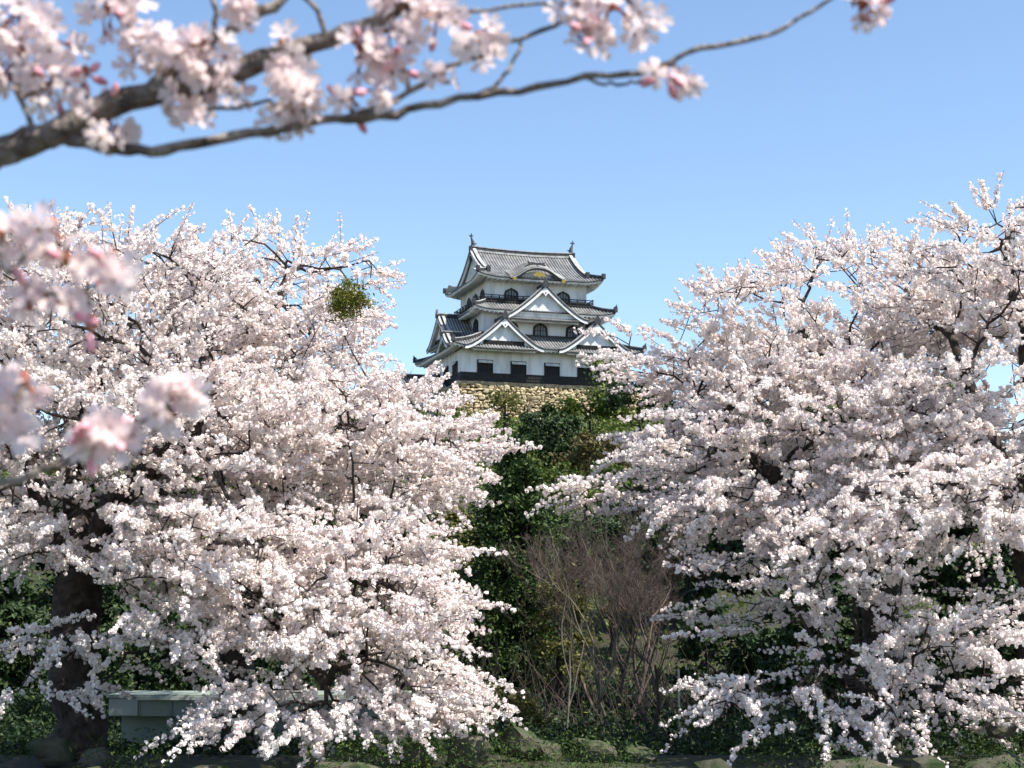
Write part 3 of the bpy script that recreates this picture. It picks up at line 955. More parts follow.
    if pent:
        pt = MB(tf); ps = MB(tf); hw = W * .80
        slope(pt, (-hw, -.1), (1, 0), (0, 1), z0 - .05, .55, skirtw - .25, 0, .3, 2 * hw, 2 * hw - .3, .1, .05, soffit=None)
        pt.box(-hw + .1, hw - .1, .2, back_wall - .07, z0 - .3, z0 + .02, 4)
        pt.build("pent_roof", RM, G_)
    return G_


gable(4.75, -1.75, 'front', 4.75, 3.80, 3.55, 4.4, label="left large white gable over the ground storey")
gable(16.1, -1.75, 'front', 4.75, 3.80, 3.55, 4.4, label="right large white gable over the ground storey")
gable(10.3, .05, 'front', 5.3, 7.75, 4.0, 3.9, lattice=False, skirtw=1.3, label="central white gable below the top storey")
gable(-.9, 7.3, 'left', 4.9, 5.2, 3.5, 4.4, label="tall gable on the keep's shaded left side")
gable(-1.75, 2.2, 'left', 2.3, 4.05, 1.65, 2.4, lattice=False, pent=False, label="small low gable at the left corner")
gable(W1 + .9 + 0.0, 7.3, 'left', .1, 5.2, .1, .2, lattice=False, pent=False) if False else None
kg = gable(9.75, Y3 - ov - .35, 'front', 3.5, ZE - .12, 1.35, 2.4, kara=True, lattice=False, pent=False, back_wall=.9, label="small bow-shaped gable in the top eave with gold fittings", ped_mat="plaster")
gd = MB()
yk = Y3 - ov - .36
gd.poly_y([(9.75 - .8, 13.2), (9.75 - .6, 12.98), (9.75 - .25, 13.06), (9.75, 12.84), (9.75 + .25, 13.06), (9.75 + .6, 12.98), (9.75 + .8, 13.2), (9.75 + .4, 13.48), (9.75, 13.56), (9.75 - .4, 13.48)], yk - .03, yk + .045)
gd.build("gold_crest", "gold", kg)
for s in (-1, 1):
    g2 = MB(); xk = 9.75 + s * 3.05
    g2.poly_y([(xk - .22, 12.45), (xk + .22, 12.45), (xk + .24, 12.76), (xk - .24, 12.76)], yk - .02, yk + .045); g2.build("gold_fitting", "gold", kg)


# --- windows
def win_rect(cx, z0, z1, hw, wall, y, face='front'):
    if face == 'front': tf = lambda p: (cx + p[0], y + p[1], p[2])
    else: tf = lambda p: (y + p[1], cx - p[0], p[2])
    a = MB(tf); o_ = [(-hw, z0), (hw, z0), (hw, z1), (-hw, z1)]; i_ = [(-hw + .12, z0 + .1), (hw - .12, z0 + .1), (hw - .12, z1 - .12), (-hw + .12, z1 - .12)]
    a.ring_y(o_, i_, -.14, .02)
    w = a.build("window", "black_board", wall)
    p = MB(tf); p.box(-hw + .11, hw - .11, -.03, .015, z0 + .09, z1 - .11); p.build("pane", "dark_void", w)  # dark sheet painted in for the unlit window opening
    b = MB(tf)
    for i in range(6):
        x = -hw + .3 + i * (2 * hw - .6) / 5; b.box(x - .045, x + .045, -.09, -.032, z0 + .1, z1 - .12)
    b.build("bars", "black_board", w)
    s = MB(tf); s.add([(-hw + .1, -.16, z1 - .12), (hw - .1, -.16, z1 - .12), (hw - .1, -.42, z1 - .42), (-hw + .1, -.42, z1 - .42),
                       (-hw + .1, -.13, z1 - .06), (hw - .1, -.13, z1 - .06), (hw - .1, -.39, z1 - .36), (-hw + .1, -.39, z1 - .36)],
                      [(3, 2, 1, 0), (4, 5, 6, 7), (0, 1, 5, 4), (1, 2, 6, 5), (2, 3, 7, 6), (3, 0, 4, 7)])
    s.build("shutter", "plaster_aged", w)


def win_arch(cx, z0, z1, hw, wall, y, face='front'):
    if face == 'front': tf = lambda p: (cx + p[0], y + p[1], p[2])
    else: tf = lambda p: (y + p[1], cx - p[0], p[2])
    H = z1 - z0

    def outl(k, dz=0):
        h = hw * k
        half = [(h * 1.0, z0 + dz), (h * .96, z0 + H * .3), (h * .93, z0 + H * .62), (h * .80, z0 + H * .78 - dz), (h * .48, z0 + H * .88 - dz), (h * .2, z0 + H * .93 - dz), (0, z1 - dz * 1.3)]
        return half + [(-p[0], p[1]) for p in half[-2::-1]]
    a = MB(tf); a.ring_y(outl(1.0), outl(.72, .14), -.12, .02); w = a.build("window", "black_board", wall)
    p = MB(tf); p.poly_y(outl(.74, .13), -.04, .015); p.build("pane", "window_paper", w)
    b = MB(tf); b.box(-.055, .055, -.10, -.042, z0 + .14, z1 - .25)
    for q in (-.36, .36): b.box(q * hw - .025, q * hw + .025, -.085, -.042, z0 + .14, z0 + H * .8)
    b.box(-hw * .7, hw * .7, -.08, -.043, z0 + H * .42, z0 + H * .46)
    b.build("bars", "black_board", w)


for cx in (2.85, 6.9, 11.0, 15.1, 19.0): win_rect(cx, .95, 2.65, .95, w1, 0)
for cx in (2.3, 6.2, 9.8): win_rect(cx, .8, 2.6, .95, w1, 0, 'left')
for cx in (6.6, 10.2, 14.3): win_arch(cx, 5.98, 7.65, .95, w2, Y2)
for cx in (4.2, 9.5): win_arch(cx, 6.4, 8.2, .95, w2, X2, 'left')
for cx in (6.9, 13.4): win_arch(cx, 10.05, 11.85, .92, w3, Y3)
for cx in (4.4, 7.2, 10.0): win_arch(cx, 10.05, 11.85, .85, w3, X3, 'left')

# --- balcony railing of the top storey
bl = MB(); ex = .62
bx0, bx1, by0, by1 = X3 - ex, X3b + ex, Y3 - ex, Y3b + ex
bl.box(bx0, bx1, by0, by1, 9.95, 10.12)
for z, h in ((10.74, .09), (10.50, .06), (10.30, .06)):
    bl.box(bx0 - .1, bx1 + .1, by0, by0 + .09, z, z + h); bl.box(bx0, bx0 + .09, by0 + .092, by1 - .092, z + .002, z + h + .002); bl.box(bx1 - .09, bx1, by0 + .092, by1 - .092, z + .002, z + h + .002); bl.box(bx0 - .1, bx1 + .1, by1 - .09, by1, z, z + h)
n = 15
for i in range(n):
    x = bx0 + .04 + (bx1 - bx0 - .08) * i / (n - 1); bl.box(x - .05, x + .05, by0 - .012, by0 + .1, 10.1, 10.9 if i % 7 == 0 else 10.76)
    bl.box(x - .05, x + .05, by1 - .1, by1 + .012, 10.1, 10.76)
for i in range(1, 10):
    y = by0 + (by1 - by0) * i / 10
    for x in (bx0, bx1): bl.box(x - .05, x + .1 if x == bx0 else x + .05, y - .05, y + .05, 10.1, 10.76)
bl.box(bx0 + .2, bx1 - .2, by0 + .12, by0 + .16, 10.12, 10.45)     # dark boards behind the rails
bl.box(bx0 + .2, bx0 + .24, by0 + .18, by1 - .2, 10.12, 10.45)
bl.build("balcony", "black_board", keep_)

# --- low wing running off to the left
wing = empty("turret_corridor", CAST, ANG, "low white-walled corridor building with a dark tiled roof left of the keep", "building")
mb = MB(); mb.box(-5, -.15, 8.2, 12.4, -5, .2); mb.box(-4.2, -.14, 5.2, 8.19, -4, -.1); mb.build("wall", "plaster_aged", wing)
mb = MB()
slope(mb, (-5.6, 7.3), (1, 0), (0, 1), .1, 1.6, 3.0, 0, 0, 5.4, 5.4, .2, .1)
slope(mb, (-.2, 13.3), (-1, 0), (0, -1), .1, 1.6, 3.0, 0, 0, 5.4, 5.4, .2, .1)
slope(mb, (-4.6, 4.6), (1, 0), (0, 1), -.2, 1.0, 2.0, 0, 0, 4.4, 4.4, .2, .1)
mb.sweep([(-5.6, 10.3, 1.65), (-.2, 10.3, 1.65)], .4, .4, 2); mb.sweep([(-5.6, 10.3, 2.053), (-.2, 10.3, 2.053)], .46, .1, 3)
mb.build("roof", RM, wing)

# --- stone rampart
ramp = empty("stone_rampart", CAST, ANG, "sunlit sandy-coloured stone rampart carrying the castle keep", "stone wall")
rng = np.random.default_rng(9)
C, S, T = [], [], []
C2, S2 = [], []
zz = -.35
while zz > -6.8:
    h = rng.uniform(.15, .27)
    x = -.9
    while x < 24:
        w = rng.uniform(.15, .42)
        C.append((x + w, -.75 + zz * .18 + rng.uniform(-.06, .06), zz + rng.uniform(-.09, .09) - h)); S.append((w * 1.10, .34, h * rng.uniform(.95, 1.35)))
        x += 2 * w * .96
    y = .2
    while y < 14:
        w = rng.uniform(.15, .42)
        C2.append((-.75 + zz * .18 + rng.uniform(-.06, .06), y + w, zz + rng.uniform(-.10, .10) - h)); S2.append((.34, w * 1.1, h * rng.uniform(.95, 1.35)))
        y += 2 * w * .96
    zz -= 2 * h * .93
for C_, S_ in ((C, S), (C2, S2)):
    V, Fc = rock_arrays(rng, C_, np.array(S_), sub=2, rough=.10, boxy=6)
    np_mesh("facing", V, [Fc], "stone_sand", ramp, tint=np.repeat(rng.random(len(C_)), len(V) // len(C_)))
mb = MB()
mb.add([(-.7, -.7, -.25), (25, -.7, -.25), (25, 16, -.25), (-.7, 16, -.25), (-2, -1.9, -8), (26, -1.9, -8), (26, 17, -8), (-2, 17, -8)],
       [(0, 1, 2, 3), (4, 5, 1, 0), (5, 6, 2, 1), (6, 7, 3, 2), (7, 4, 0, 3)])
mb.build("core", "stone_gap", ramp)
mb = MB()
x = -.95
while x < 25:
    w = rng.uniform(.7, 1.3); mb.box(x, x + w - .03, -1.05 + rng.uniform(-.05, .05), .1, -.42, -.02 + rng.uniform(-.04, .05)); x += w
mb.build("coping", "stone", ramp)
#ENDSECTION

#SECTION: cherry
def noise3(P, f, seed):
    r = np.random.default_rng(seed); out = 0
    for i in range(5):
        k = r.normal(size=3); k /= np.linalg.norm(k); out = out + np.sin((P @ k) * f * (0.7 + .35 * i) + r.random() * 6.28)
    return out / 5


def colonize(rng, pos, par, attr, step, kill, iters=90, infl=3.2):
    pos = list(pos); par = list(par)
    A = attr.copy()
    Pn = np.array(pos)
    D = np.linalg.norm(A[:, None] - Pn[None], axis=2); ni = D.argmin(1); nd = D.min(1)
    kids = np.zeros(200000, np.int8)
    for it in range(iters):
        if len(A) == 0: break
        act = nd < infl
        if not act.any(): act = nd <= nd.min() + 1.0
        PA = np.array(pos)
        v = A[act] - PA[ni[act]]; v /= (np.linalg.norm(v, axis=1, keepdims=True) + 1e-9)
        acc = np.zeros((len(pos), 3)); np.add.at(acc, ni[act], v)
        src = np.unique(ni[act]); src = src[kids[src] < 4]
        if len(src) == 0: break
        d = acc[src]; d /= (np.linalg.norm(d, axis=1, keepdims=True) + 1e-9)
        d += rng.normal(size=d.shape) * .22; d[:, 2] -= .02
        d /= np.linalg.norm(d, axis=1, keepdims=True)
        new = PA[src] + d * step
        kids[src] += 1
        b = len(pos); pos += list(new); par += list(src)
        for c0 in range(0, len(new), 400):
            DD = np.linalg.norm(A[:, None] - new[None, c0:c0 + 400], axis=2); m_ = DD.min(1); i_ = DD.argmin(1) + b + c0
            bt_ = m_ < nd; nd = np.where(bt_, m_, nd); ni = np.where(bt_, i_, ni)
        al = nd > kill; A, nd, ni = A[al], nd[al], ni[al]
    return np.array(pos), np.array(par)


PX_WOOD, CLUSTERS = 0, 0


def cherry(label, base, fork, ells, n_attr, seed, r_tip=.009, wand=(1.0, .45, 1.2), crad=.033, droop=.11, clump=.15, trunk_r=None, wper=1.0, limbs=()):
    """base, fork: world points; ells: [(centre, radii, density)]"""
    global CLUSTERS
    rng = np.random.default_rng(seed)
    base = np.array(base, float); base[2] = hill_z(base[0], base[1]) - .05
    A = []
    wts = np.array([e[1][0] * e[1][1] * e[1][2] * e[2] for e in ells]) ** .8; wts /= wts.sum()
    for (c, r, dn), w in zip(ells, wts):
        n_a = n_attr * 2.45; k = int(n_a * w * 2.6)
        d = rand_unit(rng, k) * (rng.random((k, 1)) ** .26)
        p = np.array(c) + d * np.array(r)
        p = p[noise3(p * np.array((.62, .62, 2.3)), 2.0, seed) > clump - .42 * rng.random(len(p))]
        A.append(p[:int(n_a * w)])
    A = np.concatenate(A)
    n0 = 6
    t = np.linspace(0, 1, n0)[:, None]
    P0 = base + (np.array(fork) - base) * t; P0[1:-1] += rng.normal(size=(n0 - 2, 3)) * .06
    pos = list(P0); par = [-1] + list(range(n0 - 1))
    # hand-laid main limbs
    for lb in limbs:
        prev = n0 - 1; p_ = np.array(fork, float)
        for q in lb:
            q = np.array(q, float); seg = int(max(2, np.linalg.norm(q - p_) / .4))
            for s in range(1, seg + 1):
                pos.append(p_ + (q - p_) * s / seg + rng.normal(size=3) * .05); par.append(prev); prev = len(pos) - 1
            p_ = q
    P, par = colonize(rng, pos, par, A, .27, .30)
    n = len(P)
    # pipe-model radii
    e_ = 2.25
    acc = np.zeros(n)
    nk = np.bincount(par[par >= 0], minlength=n)
    for i in range(n - 1, 0, -1):
        if nk[i] == 0: acc[i] = r_tip ** e_
        acc[par[i]] += acc[i]
    rad = acc ** (1 / e_)
    if trunk_r: 
        sc_ = trunk_r / rad[0]; rad = np.where(rad > .03, .03 + (rad - .03) * (trunk_r - .03) / (rad[0] - .03), rad)
    # root flare
    rad[0] *= 1.35
    # chains
    kids = [[] for _ in range(n)]
    for i in range(1, n): kids[par[i]].append(i)
    L, LR = [], []
    stack = [(0, None)]
    while stack:
        s, pr_ = stack.pop()
        ch = [s] if pr_ is None else [pr_, s]
        cur = s
        while kids[cur]:
            kk = sorted(kids[cur], key=lambda q: -rad[q])
            for q in kk[1:]: stack.append((q, cur))
            cur = kk[0]; ch.append(cur)
        pts = P[ch]; rr = rad[ch].copy()
        if pr_ is not None: rr[0] = min(rr[0], rr[1] * 1.35)
        L.append(pts - base); LR.append(rr)
    V, Q = tube_arrays(L, LR, lambda r: 14 if r > .15 else (8 if r > .04 else (5 if r > .015 else 3)))
    if trunk_r:                                   # fluted old trunk
        zc = V[:, 2] < fork[2] - base[2] + .4
        an = np.arctan2(V[:, 1], V[:, 0])
        V[zc, 0] += .05 * np.sin(an[zc] * 5 + V[zc, 2]) ; V[zc, 1] += .05 * np.cos(an[zc] * 4)
    root = empty("cherry_tree", base, 0, label, "cherry tree", "blossoming cherry trees on the bank")
    # wands: flowering shoots
    cen = np.mean([np.array(e[0]) for e in ells], axis=0)
    thin = np.where((rad < .030) & (nk <= 1))[0]
    thin = np.concatenate([thin, np.where(nk == 0)[0]])
    if wper != 1.0:
        if wper < 1: thin = thin[rng.random(len(thin)) < wper]
        else: thin = np.concatenate([thin, thin[rng.random(len(thin)) < wper - 1]])
    S0 = P[thin]; par_d = P[thin] - P[par[thin]]; par_d /= (np.linalg.norm(par_d, axis=1, keepdims=True) + 1e-9)
    outw = S0 - np.array((base[0], base[1], 0)); outw[:, 2] = (S0[:, 2] - cen[2]) * .55
    outw /= (np.linalg.norm(outw, axis=1, keepdims=True) + 1e-9)
    m_ = len(S0)
    hi_ = np.clip((S0[:, 2] - cen[2]) / 2.5, 0, 1); outw[:, 2] *= (1 - .5 * hi_)
    d = par_d * .8 + outw * .85 + rand_unit(rng, m_) * .5; d[:, 2] *= .30 + .32 * hi_; d[:, 2] += .06; d /= np.linalg.norm(d, axis=1, keepdims=True)
    ln = rng.uniform(wand[1], wand[2], m_) * wand[0] * (1 - .35 * hi_)
    side = rand_unit(rng, m_) * .16
    K = np.maximum(3, (ln / (crad * .78)).astype(int))
    wi = np.repeat(np.arange(m_), K)
    kk = np.arange(len(wi)) - np.repeat(np.cumsum(K) - K, K)
    s = (kk + rng.random(len(kk))) / K[wi] * ln[wi]
    low = np.clip((cen[2] - S0[:, 2]) / 2.5, 0, 1)
    dr = (droop * .35 + droop * 1.6 * low)[wi]
    Pc = S0[wi] + d[wi] * s[:, None] + side[wi] * (s ** 2)[:, None]
    Pc[:, 2] -= dr * s ** 2
    taper = np.clip(1.25 - .55 * s / ln[wi], .5, 1.1)
    Pc += rng.normal(size=Pc.shape) * (crad * 1.0 * taper)[:, None]
    gap = rng.random(len(Pc)) < .93
    Pc, taper, wi2 = Pc[gap], taper[gap], wi[gap]
    cr = crad * rng.uniform(.55, 1.3, len(Pc)) * (.65 + .4 * taper) * rng.uniform(.75, 1.25, m_)[wi2]
    tint = np.clip(rng.random(m_)[wi2] * .6 + rng.random(len(Pc)) * .55 , 0, 1)
    CLUSTERS += len(Pc)
    V2, Q2, T2 = puff_arrays(rng, Pc - base, cr, 5, tint)
    np_mesh("crown", V2, [Q2], "blossom", root, tint=T2)
    # shoot wood
    P1 = S0 + d * (ln * .5)[:, None] + side * (ln[:, None] * .5) ** 2; P1[:, 2] -= (droop * .35 + droop * 1.6 * low) * (ln * .5) ** 2
    P2 = S0 + d * (ln * 1.04)[:, None] + side * ln[:, None] ** 2; P2[:, 2] -= (droop * .35 + droop * 1.6 * low) * ln ** 2
    rings = []
    for Pq, rq in ((S0, .007), (P1, .005), (P2, .0025)):
        for a in range(3):
            o3 = np.cross(d, rand_unit(np.random.default_rng(a + 1), 1)); o3 /= (np.linalg.norm(o3, axis=1, keepdims=True) + 1e-9)
            rings.append(Pq + o3 * rq - base)
    RG = np.stack(rings, 1)      # m,9,3
    base_i = (np.arange(m_) * 9)[:, None]
    qs = []
    for lv in (0, 3):
        for a in range(3):
            b2 = (a + 1) % 3; qs.append(np.concatenate([base_i + lv + a, base_i + lv + b2, base_i + lv + 3 + b2, base_i + lv + 3 + a], 1))
    Q3 = np.concatenate(qs) + len(V)
    np_mesh("trunk", np.concatenate([V, RG.reshape(-1, 3)]), [Q, Q3], "bark", root, smooth=True)
    print("cherry", label[:30], "nodes", n, "wands", m_, "clusters", len(Pc), "rad0", round(rad[0], 3))
    return root


def E(px, py, Y, rx, ry, rz, dn=1.0):
    c = at(px, py, Y); k = Y / F
    return (c, (rx * k, rz, ry * k), dn)


# left big tree, its dark trunk at the picture's lower left
cherry("old cherry tree with a thick dark trunk at lower left, crown reaching the left edge",
       at(70, 752, 24.5), at(78, 590, 24.8),
       [E(115, 330, 25.5, 160, 98, 3.6, 1.0), E(30, 660, 22.9, 80, 40, 1.2, .12), E(175, 640, 22.9, 80, 45, 1.2, .25), E(20, 430, 24, 130, 130, 3.2, .9), E(150, 440, 24.5, 150, 90, 3.0),
        E(205, 550, 22.8, 120, 50, 1.8, 1.1), E(-40, 300, 26, 100, 90, 3, .8), E(10, 545, 22.8, 90, 34, 1.4, .7)],
       2600, 3, trunk_r=.36,
       limbs=([at(40, 500, 25), at(20, 420, 25)], [at(120, 500, 24.4), at(190, 440, 24), at(205, 345, 25)], [at(75, 430, 26), at(120, 330, 26)]))
# second left tree leaning right over the bank
cherry("wide cherry tree right of the old trunk, its lower branches sweeping right towards the conifer",
       at(232, 752, 28.5), at(240, 560, 28),
       [E(275, 318, 28.5, 104, 84, 3.2, 1.0), E(345, 268, 28, 42, 26, 1.0, .5), E(310, 445, 26.5, 160, 70, 3.0, 1.0), E(368, 458, 26, 100, 56, 2.2, 1.1), E(428, 418, 26, 42, 20, 1.2, 1.3), E(290, 560, 24.5, 150, 60, 2.6, 1.1),
        E(335, 610, 23.5, 130, 55, 2.2, 1.2), E(270, 712, 22.6, 140, 28, 1.5, .30), E(405, 690, 23.2, 62, 42, 1.5, 1.0)],
       3700, 4, trunk_r=.30,
       limbs=([at(300, 470, 27), at(390, 420, 26.5)], [at(250, 430, 28.5), at(240, 350, 28.5), at(290, 280, 28.5)], [at(300, 560, 25.5), at(400, 590, 24)], [at(260, 620, 25), at(330, 680, 23.2)]))
# right trees
cherry("large cherry tree right of the gap, crown spreading from the castle's right side",
       at(880, 760, 29), at(885, 560, 28.5),
       [E(855, 324, 29, 130, 76, 3.2), E(755, 350, 28, 88, 72, 2.6, 1.0), E(662, 358, 28, 52, 26, 1.4, 1.8), E(636, 348, 28, 28, 24, 1.0, 4), E(722, 452, 27, 90, 46, 2.4, 1.1), E(830, 440, 27, 150, 80, 3.2, 1.0),
        E(765, 510, 25.5, 90, 32, 1.8, .5), E(625, 492, 27, 46, 15, 1.0, 2.0)],
       3600, 6, trunk_r=.34, clump=.30,
       limbs=([at(885, 430, 28), at(850, 390, 28), at(800, 330, 28.5)], [at(800, 500, 27), at(730, 440, 27), at(690, 400, 27.5)], [at(900, 400, 29), at(930, 300, 29)]))
cherry("cherry tree at the right edge whose top shoots reach highest",
       at(1045, 762, 25.5), at(1035, 560, 25.5),
       [E(985, 288, 26, 95, 80, 2.8, 1.0), E(1060, 275, 26, 60, 98, 2.6, .8), E(985, 440, 25, 120, 90, 2.8, .9), E(930, 515, 24, 110, 55, 2.2, .6)],
       2400, 7, trunk_r=.30, clump=.31,
       limbs=([at(990, 440, 25.5), at(950, 340, 26)], [at(1040, 400, 26), at(1010, 240, 26)]))
cherry("low spreading cherry tree with drooping thin branches over the bank at lower right",
       at(855, 766, 25.5), at(850, 680, 25),
       [E(765, 700, 22.8, 85, 28, 1.2, 1.5), E(860, 700, 23.2, 80, 45, 1.4, .30), E(900, 610, 24.5, 120, 60, 2.2, .16), E(750, 590, 25, 65, 45, 1.8, .18), E(980, 680, 23.8, 70, 60, 1.6, .22), E(840, 560, 24, 90, 40, 2.0, .25)],
       600, 8, trunk_r=.16, droop=.3, wper=.9, clump=.36)
# mistletoe ball in the left crown
c = at(350, 300, 25.0)
root = empty("mistletoe", c, 0, "round yellow-green mistletoe clump hanging in the upper right of the left cherry crown", "mistletoe")
rng = np.random.default_rng(3)
P, nr = clumps(rng, [((0, 0, 0), (.26, .26, .30))], 26, 2600, .075, low=-1)
V, Q = leaf_arrays(rng, P, .030, asp=.35, out=nr * .3); np_mesh("leaves", V, [Q], "mistle", root, tint=np.repeat(rng.random(len(P)) ** 2, 4))
L = [np.array([(0, 0, -.05), rand_unit(rng, 1)[0] * .16, rand_unit(rng, 1)[0] * .05 + rand_unit(rng, 1)[0] * .26]) for i in range(40)]
V, Q = tube_arrays(L, [np.array((.008, .006, .003))] * 40, lambda q: 3); np_mesh("stems", V, [Q], "leaf_olive", root)
print("total clusters", CLUSTERS)
#ENDSECTION

#SECTION: bank things
# long low shed behind the left blossoms
sh = empty("shed", at(245, 760, 31), 0, "long low pale green shed with a white parapet behind the left blossoms", "shed")
s0 = at(245, 760, 31)
k = 31 / F
def lx(px): return (px - 245) * k
zt = at(245, 694, 31)[2] - s0[2]; zm = at(245, 716, 31)[2] - s0[2]
mb = MB(); mb.box(lx(196), lx(398), .15, 1.1, -1.3, zm); wsh = mb.build("wall", "shed_wall", sh)
mb = MB(); mb.box(lx(112), lx(402), -.12, 1.2, zm + .003, zt - .06); mb.build("parapet", "shed_wall", sh)
mb = MB(); mb.box(lx(110), lx(404), -.20, 1.26, zt - .057, zt); mb.build("coping", "shed_wall", sh)
mb = MB(); mb.box(lx(112), lx(140), -.15, -.125, zm + .02, zt - .08); mb.build("end_panel", "shed_white", sh)
mb = MB()
for q in range(9):
    xq = lx(142 + q * 31); mb.box(xq - .012, xq + .012, -.135, -.122, zm + .01, zt - .07)
mb.build("panel_joints", "shed_roof", sh)
mb = MB(); mb.box(lx(140), lx(404), -.26, -.205, zt - .10, zt - .03); mb.build("gutter", "shed_white", sh)
mb = MB(); mb.box(lx(118), lx(194), .4, 1.1, -1.3, zm - .004); mb.build("side_wall", "shed_wall", sh)
mb = MB(); mb.box(lx(275), lx(320), .10, .147, -.2, zm - .12); mb.build("door", "shed_roof", wsh)
# boulders on the bank
bl_ = [(52, 752, 23.2, .42, .26, "stone_moss_shade", "mossy boulder at the foot of the thick cherry trunk"),
       (95, 758, 22.8, .30, .22, "stone", "small grey boulder right of the thick trunk's foot"),
       (468, 752, 23.0, .42, .24, "stone", "broad flat-topped grey boulder below the left cherry's drooping tip"),
       (520, 742, 24.0, .34, .30, "stone_moss_shade", "upright brown boulder below the conifer"),
       (545, 752, 24.3, .30, .22, "stone_moss_shade", "shaded boulder right of the upright brown boulder"),  # dark mossy colour stands in for shade, here and on the next two
       (590, 758, 24.0, .38, .26, "stone_moss_shade", "shaded boulder under the bare thicket, left one"),
       (640, 760, 24.0, .32, .22, "stone_moss_shade", "shaded boulder under the bare thicket, right one"),
       (1004, 722, 24.2, .34, .24, "stone", "pale boulder under the blossoms at the right edge"),
       (880, 752, 23.6, .36, .24, "stone_moss_shade", "mossy boulder under the low drooping blossoms"),
       (412, 756, 23.4, .34, .22, "stone_moss_shade", "mossy boulder below the right end of the shed")]
for i, (px, py, Y, w, h, mt, lb) in enumerate(bl_):
    c = at(px, py, Y); rng = np.random.default_rng(200 + i)
    V, Fc = rock_arrays(rng, [(0, 0, 0)], np.array([(w, w * .8, h)]) * .85, sub=3, rough=.08, boxy=4)
    V = V * (1 + .10 * noise3(V, 9.0, i)[:, None])
    o = np_mesh("boulder", V, [Fc], mt); o.location = (c[0], c[1], c[2]); tag(o, lb, "boulder", "boulders on the bank")
# thin pale post
c = at(679, 700, 30); mb = MB(); mb.box(-.018, .018, -.018, .018, -1.4, .52); mb.box(-.024, .024, -.024, .024, .52, .55)
o = mb.build("post", "steel"); o.location = tuple(c); tag(o, "thin pale metal post at the left tip of the low right blossoms", "post")
#ENDSECTION

#SECTION: near boughs
def flower_template():
    vs, fs = [], []
    for p in range(5):
        a = p * 2 * math.pi / 5
        ca, sa = math.cos(a), math.sin(a)
        # u outward, w sideways, cupped
        rows = [[(.12, -.06), (.12, .06)], [(.45, -.27), (.45, 0), (.45, .27)], [(.80, -.34), (.80, 0), (.80, .34)], [(1.02, -.20), (.93, 0), (1.02, .20)]]
        idx = []
        for r_ in rows:
            ii = []
            for (u, w) in r_:
                z = .30 * u * u + .25 * abs(w)
                vs.append((u * ca - w * sa, u * sa + w * ca, z)); ii.append(len(vs) - 1)
            idx.append(ii)
        fs.append((idx[0][0], idx[1][0], idx[1][1])); fs.append((idx[0][0], idx[1][1], idx[0][1])); fs.append((idx[0][1], idx[1][1], idx[1][2]))
        for r_ in (1, 2):
            for q in (0, 1): fs.append((idx[r_][q], idx[r_ + 1][q], idx[r_ + 1][q + 1], idx[r_][q + 1]))
    return np.array(vs), fs


FV, FF = flower_template()


def basis(d, rng):
    d = d / np.linalg.norm(d); s = np.cross(d, rand_unit(rng, 1)[0]); s /= np.linalg.norm(s)
    return np.stack([s, np.cross(d, s), d], 0)


def cluster(parent, org, c, r, nf, nb, rng, pink=.3, full=1.7):
    """flower cluster around world point c"""
    pet, cal = MB(), MB(); tints = []
    c = np.array(c); r = r * 1.0; nf = int(nf * full + .5); nb = nb if nf < 8 else max(0, nb - 1)
    hub = c + np.array((0, 0, .25)) * r
    cal_l, cal_r = [], []
    dirs = rand_unit(rng, nf + nb) * np.array((1, 1, .9)); dirs[:, 2] -= .15; dirs[:, 1] -= .35
    for i in range(nf):
        d = dirs[i]; fr = .0165 * rng.uniform(.85, 1.12)
        p = c + d * r * rng.uniform(.55, 1.0)
        B = basis(d + np.array((0, -.5, 0)) + rng.normal(size=3) * .3, rng)
        opn = rng.uniform(.75, 1.05); T = FV.copy(); T[:, :2] *= opn; T[:, 2] *= (1.9 - opn)
        V = p + (T @ B) * fr
        pet.add([tuple(v - org) for v in V], FF); tints += [min(1, max(0, pink * rng.uniform(.1, 1.2)))] * len(V)
        cal_l.append(np.array([hub, (hub + p) / 2 + rng.normal(size=3) * .002, p - B[2] * fr * .5, p - B[2] * fr * .1]) - org); cal_r.append(np.array((.0009, .0008, .0016, .0028)))
    pt = pet.build("blossom_cluster", "petal_near", None, smooth=True)
    pt.parent = parent
    a = pt.data.attributes.new("tint", 'FLOAT', 'POINT'); a.data.foreach_set("value", tints)
    bl, br = [], []
    for i in range(nb):
        d = dirs[nf + i]; p = c + d * r * 1.05
        cal_l.append(np.array([hub, (hub + p) / 2, p]) - org); cal_r.append(np.array((.0010, .0009, .0018)))
        d = d / np.linalg.norm(d); q = np.array([p + d * t_ * .013 for t_ in (-.2, .1, .5, .9, 1.15)]) - org
        bl.append(q); br.append(np.array((.001, .0034, .0044, .0032, .0006)))
    # dark bud scales at the hub
    q = np.array([hub + np.array((0, 0, 1)) * t_ for t_ in (.008, .004, -.002, -.006)]) - org
    cal_l.append(q); cal_r.append(np.array((.0015, .0045, .005, .001)))
    V, Q = tube_arrays(cal_l, cal_r, lambda q: 5); fm = np.zeros(len(Q), int)
    if bl:
        V2, Q2 = tube_arrays(bl, br, lambda q: 8); Q = np.concatenate([Q, Q2 + len(V)]); V = np.concatenate([V, V2]); fm = np.concatenate([fm, np.ones(len(Q2), int)])
    np_mesh("stalks", V, [Q], ["calyx", "bud"], pt, smooth=True, fmat=fm)

    return pt


